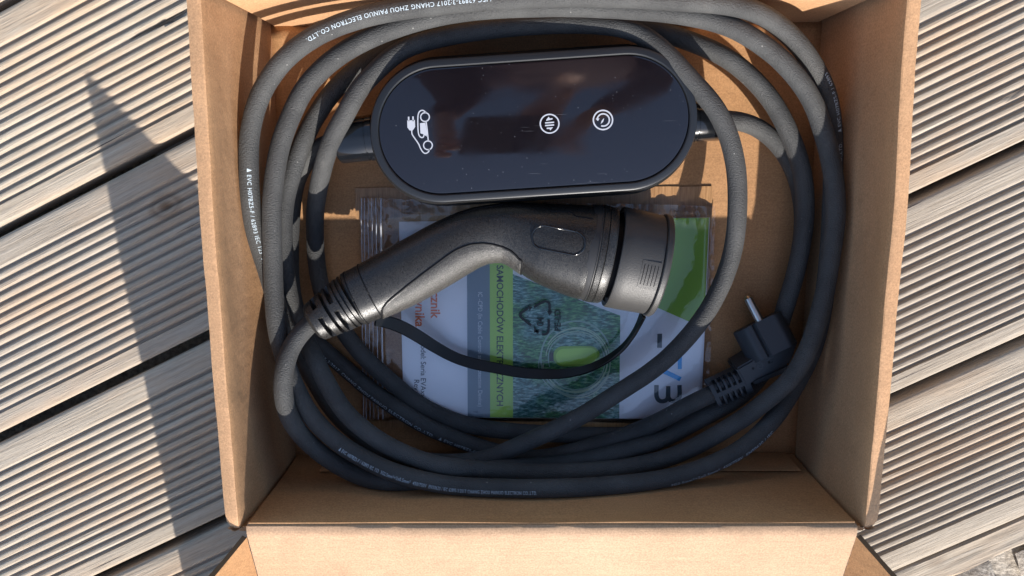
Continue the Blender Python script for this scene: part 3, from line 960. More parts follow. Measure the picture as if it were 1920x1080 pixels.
# mains cable, lower left
iF = idx_near(PP, 597, 660)
cable_text(PP, cable_p, '62893-3:2017  CHANG ZHOU PAINUO ELECTRON CO.,LTD.   \u0394 EVC H07BZ5-F', (600, 655), 1, -0.75, near=(max(0, iF - 12), iF + 12))

# ------------------------------------------------------------------ control box
def local(o, origin, ang, tilt=(0, 0)):
    o.matrix_world = Matrix.Translation(origin) @ Matrix.Rotation(ang, 4, 'Z') @ Matrix.Rotation(tilt[0], 4, 'X') @ Matrix.Rotation(tilt[1], 4, 'Y')


TOPZ = 0.0560
cl_, cr_ = at(826, 247, TOPZ), at(1175, 224, TOPZ)
bo = (cl_ + cr_) / 2
bang = math.atan2(cr_.y - cl_.y, cr_.x - cl_.x)
HALF = (cr_ - cl_).length / 2
RAD = 0.0424
BM4 = Matrix.Translation(bo) @ Matrix.Rotation(bang, 4, 'Z')


def stadium(off, z, n=36):
    pts = []
    r_ = RAD + off
    for sgn in (1, -1):
        for k in range(n + 1):
            a = -math.pi / 2 + math.pi * k / n
            pts.append(Vector((sgn * (HALF + r_ * math.cos(a)), sgn * r_ * math.sin(a), z)))
    return pts


def loft(name, secs, mt, cap_lo=True, cap_hi=True, parent=chg, deg=30):
    rings = [stadium(o_, z) for o_, z in secs]
    n_ = len(rings[0])
    vs = [BM4 @ p for rg in rings for p in rg]
    fs = grid_faces(len(rings), n_, True)
    if cap_lo:
        fs.append(tuple(range(n_))[::-1])
    if cap_hi:
        fs.append(tuple((len(rings) - 1) * n_ + k for k in range(n_)))
    o = mesh(name, vs, fs, mt, parent)
    return auto_smooth(o, deg)


ctl = loft('control_box', [(-0.014, -0.0500), (-0.004, -0.0490), (0.0005, -0.045), (0.0022, -0.036), (0.0030, -0.022), (0.0030, -0.016), (0.0024, -0.0125), (0.0005, -0.0075), (-0.0004, -0.0040),
                          (-0.0002, -0.0020), (-0.0008, -0.0006), (-0.0020, 0.0000), (-0.0048, 0.0), (-0.0052, -0.0006), (-0.0053, -0.0018)], M['body'])
loft('bezel', [(-0.0001, -0.0018), (-0.0006, 0.0002), (-0.0016, 0.0007), (-0.0044, 0.0007), (-0.0050, 0.0001), (-0.0051, -0.0008)], M['bezel'], False, False, ctl)
glass = loft('display_window', [(-0.0054, -0.0010), (-0.0058, -0.0002), (-0.0068, 0.0000)], M['glass'], False, True, ctl)


def uv2loc(u, v):
    p = BM4.inverted() @ at(u, v, TOPZ)
    return Vector((p.x, p.y))


ZI = 0.00025


def icon(name, loops_pts, width, extra=()):
    """strokes (lists of 2-D points in pixel space) as flat printed ribbons"""
    vs, fs = [], []
    for pts in loops_pts:
        P2 = [uv2loc(*q) for q in pts]
        closed = (P2[0] - P2[-1]).length < 1e-6
        base = len(vs)
        for i, p in enumerate(P2):
            if closed:
                a, b_ = P2[(i - 1) % (len(P2) - 1)], P2[(i + 1) % (len(P2) - 1)]
            else:
                a, b_ = P2[max(0, i - 1)], P2[min(len(P2) - 1, i + 1)]
            t = (b_ - a).normalized()
            nn = Vector((-t.y, t.x)) * width / 2
            vs += [(p.x + nn.x, p.y + nn.y, ZI), (p.x - nn.x, p.y - nn.y, ZI)]
        for i in range(len(P2) - 1):
            k = base + 2 * i
            fs.append((k, k + 1, k + 3, k + 2))
    for poly in extra:
        base = len(vs)
        for q in poly:
            p = uv2loc(*q)
            vs.append((p.x, p.y, ZI + 0.00003))
        fs.append(tuple(range(base, base + len(poly))))
    me = bpy.data.meshes.new(name)
    me.from_pydata([tuple(BM4 @ Vector(q)) for q in vs], [], fs)
    bm = bmesh.new()
    bm.from_mesh(me)
    for f in bm.faces:
        f.normal_update()
        if f.normal.z < 0:
            f.normal_flip()
    bm.to_mesh(me)
    bm.free()
    return link(name, me, M['icon'], glass)


def circ(u, v, r_, a0=0, a1=360, n_=40):
    return [(u + r_ * math.cos(math.radians(a0 + (a1 - a0) * k / n_)), v + r_ * math.sin(math.radians(a0 + (a1 - a0) * k / n_))) for k in range(n_ + 1)]


def cpts(L, m_=6):
    return [(q.x, q.y) for q in catmull([Vector((a, b_)) for a, b_ in L], m_)]


# round touch symbols
icon('level_symbol', [circ(1030.5, 232, 17.5)], 0.00080,
     [[(1022, 229.2), (1039, 228.0), (1039, 230.6), (1022, 231.8)], [(1022, 234.2), (1039, 233.0), (1039, 235.6), (1022, 236.8)],
      [(1024, 224.8), (1029, 218.5), (1030.5, 222), (1036, 221.4), (1036, 224), (1024, 226.6)], [(1025, 239.4), (1037, 238.6), (1031.5, 244.8), (1030.5, 241.8), (1025, 242)]])
icon('timer_symbol', [circ(1130.5, 225, 18), circ(1131, 225, 11.5, -175, 110)], 0.00085,
     [[(1116.5, 222.5), (1124, 222.0), (1121, 227.2)], [(1126, 232.5), (1128, 226.4), (1133, 221.0), (1130.6, 228.8)]])
# car with a plug on its lead
icon('car_plug_symbol', [
    circ(797, 219.5, 8.2), circ(802.5, 272.5, 8.2),
    cpts([(799, 211), (793, 207), (787, 209), (784, 216), (783.5, 228), (784, 244), (786, 254), (791, 258), (795, 254), (795.5, 236)]),
    cpts([(799, 228), (801, 243), (803, 263)]),
    cpts([(772, 244), (773, 252), (779, 261), (785, 270), (789, 279), (794, 286), (799, 287.5), (804, 284), (805, 279)])], 0.00070,
    [[(787.5, 231), (797.5, 230), (801, 250), (800, 256), (795, 252), (788.5, 250)],
     [(763.6, 226), (778, 225), (778.6, 238), (774, 244.5), (768.5, 244.8), (764, 239)],
     [(764.8, 219), (767.6, 218.8), (768, 227), (765.2, 227)], [(773, 218.4), (775.8, 218.2), (776.2, 227), (773.4, 227)]])

# cable entries on both ends of the control box
def stub(u0, v0, u1, v1, z0, z1, r0, name='cable_entry'):
    p0, p1 = at(u0, v0, z0), at(u1, v1, z1)
    L = (p1 - p0).length
    d = (p1 - p0).normalized()
    prof = [(0, 0.96), (0.06, 0.96), (0.065, 1.02), (0.20, 1.02), (0.205, 0.97), (0.24, 0.97), (0.245, 1.0), (0.93, 1.0), (0.97, 0.97), (1.0, 0.90)]
    P_ = [p0 + d * L * t for t, _ in prof]
    rr = [r0 * k for _, k in prof]
    F_ = frames([p0, p1], Vector((0, 0, 1)))[0]
    sides = 48
    vs = []
    for p, r_ in zip(P_, rr):
        for k in range(sides):
            a = 2 * math.pi * k / sides
            # flattened flanks like a moulded gland
            q = 1 - 0.05 * (math.cos(2 * a) ** 2) + (0.02 if k % 12 in (0, 1) else 0)
            vs.append(p + (F_[1] * math.cos(a) + F_[2] * math.sin(a)) * r_ * q)
    fs = grid_faces(len(P_), sides, True) + [tuple(range(sides))[::-1], tuple((len(P_) - 1) * sides + k for k in range(sides))]
    o = mesh(name, vs, fs, M['gloss'], ctl)
    auto_smooth(o, 28)
    # blade-like rib on the top
    bm = bmesh.new()
    bmesh.ops.create_cube(bm, size=1, matrix=Matrix.Diagonal((L * 0.7, 0.0008, 0.0009, 1)))
    rb = bmobj('rib', bm, M['gloss'], o)
    rb.matrix_world = Matrix.Translation(p0 + d * L * 0.6 + F_[1] * r0 * 0.70 - F_[2] * r0 * (0.66 if d.x > 0 else -0.66)) @ d.to_track_quat('X', 'Z').to_matrix().to_4x4()
    return o


stub(708, 257, 634, 265, 0.031, 0.031, 0.0145)
stub(1290, 228, 1352, 225, 0.031, 0.031, 0.0130)

# ------------------------------------------------------------------ vehicle connector
SP = [(662, 561, 53, .0498), (690, 548, 54.5, .0488), (715, 536, 56, .0478), (745, 521, 57.5, .0466), (773, 506, 58, .0454), (800, 491, 57.5, .0442), (826, 476, 57, .0430), (853, 461, 55.5, .0419),
      (878, 448.5, 54, .0410), (900, 441, 53, .0402), (920, 437.5, 53, .0395), (940, 436, 54, .0390), (957, 437, 57, .0386), (976, 441, 61.5, .0382), (995, 447, 67, .0378), (1012, 452.5, 72, .0376), (1028, 457.5, 76, .0374),
      (1048, 462.5, 80, .0372), (1070, 467.5, 83.5, .0370), (1092, 472.5, 86.5, .0368), (1100, 474, 87, .0368)]
SPC = [at(u, v, z) for u, v, _, z in SP]
SPR = [h / FPX * (CAMLOC.z - z) * 1.015 for _, _, h, z in SP]


def interp_spine(t):
    x = t * (len(SPC) - 1)
    i = min(int(x), len(SPC) - 2)
    f_ = x - i
    c = SPC[i].lerp(SPC[i + 1], f_)
    a, b_ = SPC[max(0, i - 1)], SPC[i + 1]
    c2, d2 = SPC[i], SPC[min(len(SPC) - 1, i + 2)]
    T = (b_ - a).normalized().lerp((d2 - c2).normalized(), f_).normalized()
    V = Vector((0, 0, 1))
    V = (V - T * V.dot(T)).normalized()
    return c, T, V, T.cross(V), SPR[i] * (1 - f_) + SPR[i + 1] * f_


def shell_pt(t, a, off=0.0):
    """a: angle from the top towards the lower (viewer) side of the handle"""
    c, T, V, I, r_ = interp_spine(t)
    e = 0.5 + 0.5 * max(0, min(1, (t - 0.5) * 4))
    rv = r_ * (0.86 + 0.14 * (e - 0.5) * 2)
    # slightly squared section
    ca, sa = math.cos(a), math.sin(a)
    k = 2.25
    q = (abs(ca) ** k + abs(sa) ** k) ** (-1 / k)
    return c + V * ca * (rv * q + off) + I * sa * (r_ * q + off)


NT, NA = 110, 56
vs = [shell_pt(i / (NT - 1), 2 * math.pi * j / NA) for i in range(NT) for j in range(NA)]
fs = grid_faces(NT, NA, True) + [tuple(range(NA))[::-1], tuple((NT - 1) * NA + k for k in range(NA))]
con = mesh('vehicle_connector', vs, fs, M['shell'], chg, True)


def px_to_shell(u, v):
    """surface parameters under a pixel"""
    best = None
    for i in range(0, 101):
        t = i / 100
        for j in range(-26, 27):
            a = j / 26 * math.pi * 0.62
            p = shell_pt(t, a)
            q = at(u, v, p.z)
            d = (q - p).length
            if best is None or d < best[0]:
                best = (d, t, a)
    _, t0, a0 = best
    for i in range(-6, 7):
        for j in range(-6, 7):
            t, a = min(1, max(0, t0 + i / 600)), a0 + j * 0.0125
            p = shell_pt(t, a)
            d = (at(u, v, p.z) - p).length
            if d < best[0]:
                best = (d, t, a)
    return best[1], best[2]


# raised coarse grip pad along the inner side of the bend
edge_px = [(715, 597), (716, 585), (722, 572), (735, 559), (760, 539), (790, 516), (820, 493), (850, 472), (875, 461), (900, 457), (925, 459), (945, 464), (960, 472), (972, 484), (979, 497), (981, 507)]
edge = [px_to_shell(*q) for q in edge_px]
ev = catmull([Vector((t * 10, a)) for t, a in edge], 5)
K = 14
vs, fs = [], []
for q in ev:
    t, a = q.x / 10, q.y
    for k in range(K + 1):
        w = k / K
        aa = a + (math.pi * 0.80 - a) * w
        vs.append(shell_pt(t, aa, 0.0009 * min(1, w * K / 2.0) * min(1, 1) - (0.0003 if k == 0 else 0)))
fs = grid_faces(len(ev), K + 1)
grip = mesh('grip_pad', vs, fs, M['grip'], con, True)
grv = [shell_pt(q.x / 10, q.y, 0.00015) for q in ev]
vs_, fs_ = tube(grv, 0.00062, 8)
mesh('grip_seam', vs_, fs_, M['dark'], con, True)

# oblong button outline on the head
def oblong(u0, v0, u1, v1, r_, n_=14):
    a = math.atan2(v1 - v0, u1 - u0)
    P_ = []
    for (cu_, cv_, s_) in ((u1, v1, a - math.pi / 2), (u0, v0, a + math.pi / 2)):
        for k in range(n_ + 1):
            b_ = s_ + math.pi * k / n_
            P_.append((cu_ + r_ * math.cos(b_), cv_ + r_ * math.sin(b_)))
    P_.append(P_[0])
    return P_


ob = [px_to_shell(*q) for q in oblong(1019, 445, 1075, 456, 22)]
obp = [shell_pt(t, a, 0.0002) for t, a in ob]
vs_, fs_ = tube(obp, 0.00070, 8)
mesh('button_rim', vs_, fs_, M['gloss'], con, True)
ob2 = [px_to_shell(*q) for q in oblong(1019, 445, 1075, 456, 19.5)]
cen = shell_pt(*px_to_shell(1047, 450.5), 0.0008)
vs = [shell_pt(t, a, 0.0004) for t, a in ob2[:-1]]
vs2 = [p.lerp(cen, 0.35) for p in vs]
for q, (t, a) in zip(range(len(vs2)), ob2[:-1]):
    pass
n_ = len(vs)
fs = [(i, (i + 1) % n_, n_ + (i + 1) % n_, n_ + i) for i in range(n_)] + [(n_ + i, n_ + (i + 1) % n_, 2 * n_) for i in range(n_)]
mesh('button', vs + vs2 + [cen], fs, M['shell'], con, True)
# moulded parting line along the far edge of the head
pl_px = [(868, 400), (900, 390), (940, 384), (985, 382), (1018, 383), (1030, 392), (1044, 396), (1068, 397), (1080, 405), (1100, 408), (1112, 410)]
pl_ = [px_to_shell(*q) for q in pl_px]
pp_ = [shell_pt(q.x / 10, q.y, 0.0001) for q in catmull([Vector((t * 10, a)) for t, a in pl_], 3)]
vs_, fs_ = tube(pp_, 0.00045, 6)
mesh('parting_seam', vs_, fs_, M['dark'], con, True)
# rings behind the strain relief
for tq in (0.012, 0.062):
    ringp = [shell_pt(tq, 2 * math.pi * k / 48, 0.00005) for k in range(49)]
    vs_, fs_ = tube(ringp, 0.00040, 6)
    mesh('groove', vs_, fs_, M['dark'], con, True)


def revolve(name, p0, p1, prof, mt, parent, sides=72, deg=30, tilt=None):
    """prof [(distance along p0->p1 in metres, radius)]"""
    d = (p1 - p0).normalized()
    V = Vector((0, 0, 1))
    V = (V - d * V.dot(d)).normalized()
    I = d.cross(V)
    vs = []
    for s_, r_ in prof:
        for k in range(sides):
            a = 2 * math.pi * k / sides
            vs.append(p0 + d * s_ + (V * math.cos(a) + I * math.sin(a)) * r_)
    fs = grid_faces(len(prof), sides, True) + [tuple(range(sides))[::-1], tuple((len(prof) - 1) * sides + k for k in range(sides))]
    o = mesh(name, vs, fs, mt, parent)
    auto_smooth(o, deg)
    return o, d, V, I


# collar and dust cap
ZH = 0.0368
c0 = at(1094, 471, ZH)
c1 = at(1237, 498, ZH)
axis = (c1 - c0).normalized()
R1 = 92.5 / FPX * (CAMLOC.z - ZH)
revolve('collar', c0, c1, [(0, R1 * .90), (0.0004, R1 * 0.955), (0.0012, R1 * 0.965), (0.0052, R1 * 0.985), (0.0056, R1 * 1.0), (0.0060, R1 * 1.0), (0.0066, R1 * .97)], M['ring'], con)
revolve('locking_ring', c0, c1, [(0.0062, R1 * .9), (0.0064, R1 * 0.985), (0.0070, R1), (0.0100, R1 * 1.005), (0.0104, R1 * .985), (0.0108, R1 * 1.0), (0.0145, R1 * 0.99), (0.0160, R1 * 0.965), (0.0165, R1 * .90)], M['shell'], con)
revolve('connector_throat', c0, c1, [(0.0160, R1 * .84), (0.0260, R1 * .84)], M['dark'], con)
# cap: its mouth sits a little askew, so it is a sleeve of its own
k0 = at(1153, 482, ZH)
k1 = at(1238, 499, ZH)
Lc = (k1 - k0).length
Rc = 96 / FPX * (CAMLOC.z - ZH)
dcap, dd, dV, dI = revolve('dust_cap', k0, k1, [(0.0, Rc * .88), (-0.0012, Rc * .90), (-0.0012, Rc * 0.985), (-0.0002, Rc * 1.0), (0.006, Rc * 1.0), (Lc * .82, Rc * 0.985), (Lc * .825, Rc * .955), (Lc * .845, Rc * .955),
                        (Lc * .85, Rc * 1.0), (Lc * .87, Rc * 1.02), (Lc * .955, Rc * 1.02), (Lc * .985, Rc * 1.0), (Lc, Rc * .96)], M['capm'], chg)
# five-slot finger patch on the cap
def cap_pt(s_, a, r_):
    return k0 + dd * s_ + (dV * math.cos(a) + dI * math.sin(a)) * r_


def cap_patch(name, s0, s1, a0, a1, r_, mt, parent, n1=6, n2=8, th=0.0006):
    vs, fs = [], []
    for lay in (0, 1):
        for i in range(n1 + 1):
            for j in range(n2 + 1):
                vs.append(cap_pt(s0 + (s1 - s0) * i / n1, a0 + (a1 - a0) * j / n2, r_ if lay == 0 else r_ - th))
    m_ = n2 + 1
    base = (n1 + 1) * m_
    fs += grid_faces(n1 + 1, m_)
    for i in range(n1):
        fs.append((i * m_, (i + 1) * m_, base + (i + 1) * m_, base + i * m_))
        fs.append((i * m_ + n2, base + i * m_ + n2, base + (i + 1) * m_ + n2, (i + 1) * m_ + n2))
    for j in range(n2):
        fs.append((j, base + j, base + j + 1, j + 1))
        fs.append((n1 * m_ + j, n1 * m_ + j + 1, base + n1 * m_ + j + 1, base + n1 * m_ + j))
    o = mesh(name, vs, fs, mt, parent)
    auto_smooth(o, 30)
    return o


aP0, aP1 = -0.16, 0.38
cap_patch('finger_patch', Lc * .41, Lc * .80, aP0, aP1, Rc * 0.993 + 0.00025, M['capm'], dcap)
for k in range(5):
    s_ = Lc * (.455 + .070 * k)
    cap_patch('slot', s_, s_ + Lc * .016, aP0 + .07, aP1 - .07, Rc * 0.993 + 0.00034, M['dark'], dcap, 1, 8, 0.0003)

# tether strap from the cap back to the handle
st_px = [(704, 601, .040, 8), (722, 603, .036, 9), (750, 612, .029, 9.5), (780, 628, .022, 9.5), (815, 650, .017, 9), (850, 669, .015, 8.5), (885, 681, .014, 8.5), (925, 689, .013, 8.5), (975, 698, .012, 8.5),
         (1020, 701, .012, 8), (1060, 700, .013, 7.5), (1100, 692, .015, 7), (1135, 676, .018, 6.5), (1165, 654, .021, 6), (1185, 630, .025, 6), (1198, 607, .029, 7), (1206, 588, .033, 10)]
sp_ = catmull([at(u, v, z) for u, v, z, _ in st_px], 5)
sw_ = catmull([Vector((w, 0)) for *_, w in st_px], 5)
vs, fs = [], []
for i, p in enumerate(sp_):
    a, b_ = sp_[max(0, i - 1)], sp_[min(len(sp_) - 1, i + 1)]
    T = (b_ - a).normalized()
    tw = 0.25 + 1.15 * max(0, min(1, (i / len(sp_) - 0.55) / 0.3))      # the band turns on edge near the cap
    up = (Vector((0, 0, 1)) - T * T.z).normalized()
    sd_ = T.cross(up)
    ww = 0.0036 * sw_[i].x / 8
    A_ = (sd_ * math.cos(tw) + up * math.sin(tw))
    B_ = (up * math.cos(tw) - sd_ * math.sin(tw))
    for ca, cb in ((1, .25), (.85, 1), (-.85, 1), (-1, .25), (-1, -.25), (-.85, -1), (.85, -1), (1, -.25)):
        vs.append(p + A_ * ww * ca + B_ * 0.0011 * cb)
fs = grid_faces(len(sp_), 8, True) + [tuple(range(8))[::-1], tuple((len(sp_) - 1) * 8 + k for k in range(8))]
strap = mesh('cap_strap', vs, fs, M['strap'], chg)
auto_smooth(strap, 40)

# strain relief with slots
q0 = at(660, 562, .0499)
q1 = at(586, 607, .0545)
Lb = (q1 - q0).length
rb0, rb1 = 55.5 / FPX * (CAMLOC.z - .050), 40 / FPX * (CAMLOC.z - .0545)


def rb(s_):
    return rb0 + (rb1 - rb0) * (s_ / Lb) ** 1.2


sides = 60
bd = (q1 - q0).normalized()
bV = Vector((0, 0, 1))
bV = (bV - bd * bV.dot(bd)).normalized()
bI = -bd.cross(bV)                                            # + towards the lower right side
# slot bands: (s range, [angle ranges]) ; a full groove between them
full = [(0.04, 0.09), (0.17, 0.20), (0.46, 0.53)]
slots = [((0.28, 0.38), [(-1.35, -0.35), (0.10, 1.35), (2.1, 3.6)]), ((0.66, 0.76), [(-1.5, -0.55), (-0.05, 1.2), (2.0, 3.3)])]
NS = 90
vs = []
for i in range(NS + 1):
    s_ = i / NS
    for k in range(sides):
        a = -math.pi + 2 * math.pi * k / sides
        r_ = rb(s_ * Lb) * (0.94 + 0.06 * abs(math.cos(a)))
        for a0, a1 in full:
            if a0 <= s_ <= a1:
                r_ -= 0.0014 if a0 != 0.46 else 0.0040
        for (a0, a1), rng in slots:
            if a0 <= s_ <= a1:
                for b0, b1 in rng:
                    if b0 <= a <= b1 or b0 <= a + 2 * math.pi <= b1:
                        r_ -= 0.0045
        if s_ > 0.93:
            r_ -= (s_ - 0.93) / 0.07 * 0.0022
        if s_ < 0.10:
            r_ *= 1.0
        vs.append(q0 + bd * s_ * Lb + (bV * math.cos(a) + bI * math.sin(a)) * r_)
fs = grid_faces(NS + 1, sides, True) + [tuple(range(sides))[::-1], tuple(NS * sides + k for k in range(sides))]
o = mesh('strain_relief', vs, fs, M['shell'], con)
auto_smooth(o, 32)

# ------------------------------------------------------------------ mains plug
plug = None
ZB = 0.030                                                    # upper face of the plug body


def prism(name, px, ztop, zbot, mt, parent, bev=0.0012):
    bm = bmesh.new()
    top = [bm.verts.new(at(u, v, ztop)) for u, v in px]
    bot = [bm.verts.new(Vector((w.co.x, w.co.y, zbot))) for w in top]
    bm.faces.new(top)
    bm.faces.new(bot[::-1])
    n_ = len(px)
    for i in range(n_):
        bm.faces.new((top[i], top[(i + 1) % n_], bot[(i + 1) % n_], bot[i]))
    bmesh.ops.recalc_face_normals(bm, faces=bm.faces)
    bmesh.ops.bevel(bm, geom=bm.edges[:], offset=bev, segments=2, affect='EDGES')
    o = bmobj(name, bm, mt, parent)
    auto_smooth(o, 35)
    return o


plug = prism('mains_plug', [(1380, 692), (1408, 676), (1413, 672), (1489, 643), (1497, 640), (1484, 678), (1477, 685), (1416, 712), (1412, 718), (1399, 726)], ZB + .001, 0.006, M['plug'], chg)
prism('lower_rim', [(1411, 713), (1477, 684), (1481, 690), (1476, 698), (1418, 721), (1412, 720)], ZB - .0022, 0.008, M['plug'], plug, 0.0008)
prism('shoulder', [(1411, 672), (1424, 662), (1452, 650), (1470, 638), (1490, 637), (1494, 642), (1486, 647)], ZB + .0022, 0.010, M['plug'], plug, 0.0009)
# round head, lying on its side, with the earthing groove
hb = at(1449, 662, 0.0225)
hf = at(1418, 603, 0.0160)
hd = (hf - hb).normalized()
hI = hd.cross(Vector((0, 0, 1))).normalized()
hV = hI.cross(hd)
RH = 0.0172
Lh = (hf - hb).length
vs = []
NH = 64
for s_, k_ in ((0, 1.0), (0.2, 1.0), (0.93, 1.0), (0.98, 0.985), (1.0, 0.955), (1.001, 0.5)):
    for k in range(NH):
        a = 2 * math.pi * k / NH
        r_ = RH * k_
        ca, sa = math.cos(a), math.sin(a)
        # flats on the upper and lower sides, a notch for the earth clip
        x_, y_ = sa * r_, ca * r_
        y_ = max(-RH * .82, min(RH * .80, y_))
        if -0.38 < sa < -0.24 and ca > 0 and k_ > 0.6:
            y_ -= 0.0022
        vs.append(hb + hd * Lh * s_ + hV * y_ + hI * x_)
fs = grid_faces(6, NH, True) + [tuple(range(NH))[::-1], tuple(5 * NH + k for k in range(NH))]
hd_o = mesh('plug_head', vs, fs, M['plug'], plug)
auto_smooth(hd_o, 30)
vray = (CAMLOC - hf)
pdir = (vray - hd * vray.dot(hd)).normalized()
for sg in (1, -1):
    off_ = pdir * 0.0092 * sg
    pb = hf + off_ + hI * 0.0022 - hd * 0.003
    L_ = 0.0215
    revolve('pin', pb, pb + hd * L_, [(0, .0027), (L_ - .0022, .0027), (L_ - .0009, .0019), (L_, .0008)], M['metal'], plug, 24)
# ribbed boot
b0, b1 = at(1398, 708, 0.0215), at(1334, 738, 0.0215)
Lk = (b1 - b0).length
kd = (b1 - b0).normalized()
kI = Vector((0, 0, 1)).cross(kd)
sides = 40
vs = []
NSK = 72
for i in range(NSK + 1):
    s_ = i / NSK
    for k in range(sides):
        a = -math.pi + 2 * math.pi * k / sides
        ca, sa = math.cos(a), math.sin(a)
        q = (abs(ca) ** 5 + abs(sa) ** 5) ** (-1 / 5)
        ry, rz = 0.0094, 0.0086 - 0.0008 * s_
        x_, z_ = sa * q * ry, ca * q * rz
        per = (s_ - 0.10) / 0.78 * 5
        if 0 <= per < 5 and (per % 1) > 0.45 and ca * q > 0.35 and abs(sa * q) > 0.32:
            z_ -= 0.0030
            x_ *= 0.80
        vs.append(b0 + kd * Lk * s_ + kI * x_ + Vector((0, 0, z_)))
fs = grid_faces(NSK + 1, sides, True) + [tuple(range(sides))[::-1], tuple(NSK * sides + k for k in range(sides))]
o = mesh('plug_boot', vs, fs, M['plug'], plug)
auto_smooth(o, 32)
# moulded marks on the plug
def ring_mark(u, v, r_, z, w, parent, mt, name='moulded_mark', a0=0, a1=360):
    vs, fs = [], []
    pts = circ(u, v, r_, a0, a1, 24)
    for i, (uu, vv_) in enumerate(pts):
        k = (r_ - w) / r_
        vs += [at(uu, vv_, z), at(u + (uu - u) * k, v + (vv_ - v) * k, z)]
    fs = [(2 * i, 2 * i + 1, 2 * i + 3, 2 * i + 2) for i in range(len(pts) - 1)]
    return mesh(name, vs, fs, mt, parent)


zt_ = ZB + .00115
ring_mark(1425, 686, 6.5, zt_, 1.2, plug, M['gloss'])
flat_text('moulded_mark', 'VDE', 1421.5, 688.5, zt_, 10, -4.6, 4, M['gloss'], plug)
for (u, v) in ((1412, 691), (1442, 679)):
    ring_mark(u, v, 2.4, zt_, 2.3, plug, M['dark'], 'recess')
for k in range(4):
    flat_text('moulded_mark', '16A 250V~'[: 9 - k], 1436 + k * 1.2, 671 + k * 4.2, zt_, 10, -4.5, 2.6, M['gloss'], plug)

# ================================================================== BOOKLET AND BAG
ZP = 0.0030
book = empty('instruction_booklet', at(1040, 600, 0.0008))
tag(book, 'white and green instruction booklet lying in a clear bag under the connector', 'booklet')


def bpart(o, par=book):
    mw = o.matrix_world.copy()
    o.parent = par
    o.matrix_parent_inverse = par.matrix_world.inverted() if par is not book else Matrix.Translation(-book.location)
    return o


bm = bmesh.new()
cor = [at(748, 416, ZP), at(1331, 408, ZP), at(1314, 786, ZP), at(757, 782, ZP)]
top = [bm.verts.new(q) for q in cor]
bot = [bm.verts.new((q.x, q.y, 0.0012)) for q in cor]
bm.faces.new(top)
bm.faces.new(bot[::-1])
for i in range(4):
    bm.faces.new((top[i], top[(i + 1) % 4], bot[(i + 1) % 4], bot[i]))
cover = bpart(bmobj('cover', bm, M['paper']))


def patch(name, px, mt, z):
    vs = [at(u, v, z) for u, v in px]
    f = tuple(range(len(vs)))
    nrm = (vs[1] - vs[0]).cross(vs[2] - vs[1])
    if nrm.z < 0:
        f = f[::-1]
    return bpart(mesh(name, vs, [f], mt))


patch('grey_band', [(875, 415), (918, 414.5), (919, 782.5), (877, 782)], M['p_grey'], ZP + .0002)
patch('lime_band', [(918, 414.5), (961.5, 414), (962, 783), (919, 782.5)], M['p_lime'], ZP + .0002)
patch('grass_photo', [(961.5, 514), (1163, 592), (1161, 784.6), (962, 783)], M['grass'], ZP + .0002)
patch('green_panel', [(1262, 409), (1329.5, 408.2), (1320, 612), (1292, 603), (1226, 574)], M['p_green'], ZP + .0002)
zt = ZP + .0004


def btext(s, u, v, px, mt, name='lettering', up=False, bold=0.0, space=1.0, align='LEFT', sx=1.0):
    o = flat_text(name, s, u, v, zt, 0, -40 if up else 40, px, mt, None, bold, space, align, sx)
    return bpart(o)


btext('ŁADOWARKA EV DO SAMOCHODÓW ELEKTRYCZNYCH', 931.5, 762, 11.5, M['p_dgreen'], align='RIGHT', sx=0.97, bold=0.014)
btext('IC -CPD (In Cable Control and Protection Device)', 896.5, 763, 7.6, M['p_white'], align='RIGHT', sx=0.93)
btext('Podręcznik', 808, 596, 17, M['p_orange'], align='RIGHT', bold=0.018, sx=0.98)
btext('użytkownika', 779, 613, 17, M['p_orange'], align='RIGHT', bold=0.018, sx=0.98)
btext('Model: Seria EVAxx', 789, 636, 9.6, M['p_text'], sx=1.0)
btext('Rev: 1.0', 776.5, 711, 9.6, M['p_text'], sx=1.0)


def strip_px(name, pts, wpx, mt, z=None):
    z = z or zt
    P3 = [at(u, v, z) for u, v in pts]
    sc_ = (CAMLOC.z - z) / FPX
    vs, fs = [], []
    for i, p in enumerate(P3):
        a, b_ = P3[max(0, i - 1)], P3[min(len(P3) - 1, i + 1)]
        t = (b_ - a).normalized()
        n_ = Vector((-t.y, t.x, 0)) * wpx * sc_ / 2
        vs += [p + n_, p - n_]
    fs = [(2 * i, 2 * i + 1, 2 * i + 3, 2 * i + 2) for i in range(len(P3) - 1)]
    me = bpy.data.meshes.new(name)
    me.from_pydata([tuple(q) for q in vs], [], fs)
    return bpart(link(name, me, mt))


# the logo, standing on end: round E, blue peak, dark bars
strip_px('logo_letter', cpts([(1231, 722), (1231, 742), (1236, 751), (1245, 752), (1252, 746), (1253, 724)], 5), 8.5, M['p_logo'])
strip_px('logo_letter', cpts([(1253, 724), (1253, 744), (1259, 751.5), (1267, 751), (1274, 743), (1274, 722)], 5), 8.5, M['p_logo'], zt + .0001)
strip_px('logo_letter', [(1276, 711), (1234, 691), (1235, 687), (1276, 671)], 9, M['p_blue'])
strip_px('logo_letter', [(1275, 668), (1274.6, 692)], 7.5, M['p_blue'], zt + .0001)
strip_px('logo_letter', [(1237, 626), (1236.6, 652)], 9, M['p_logo'])
strip_px('logo_letter', [(1276, 626), (1275.4, 659)], 8, M['p_logo'])
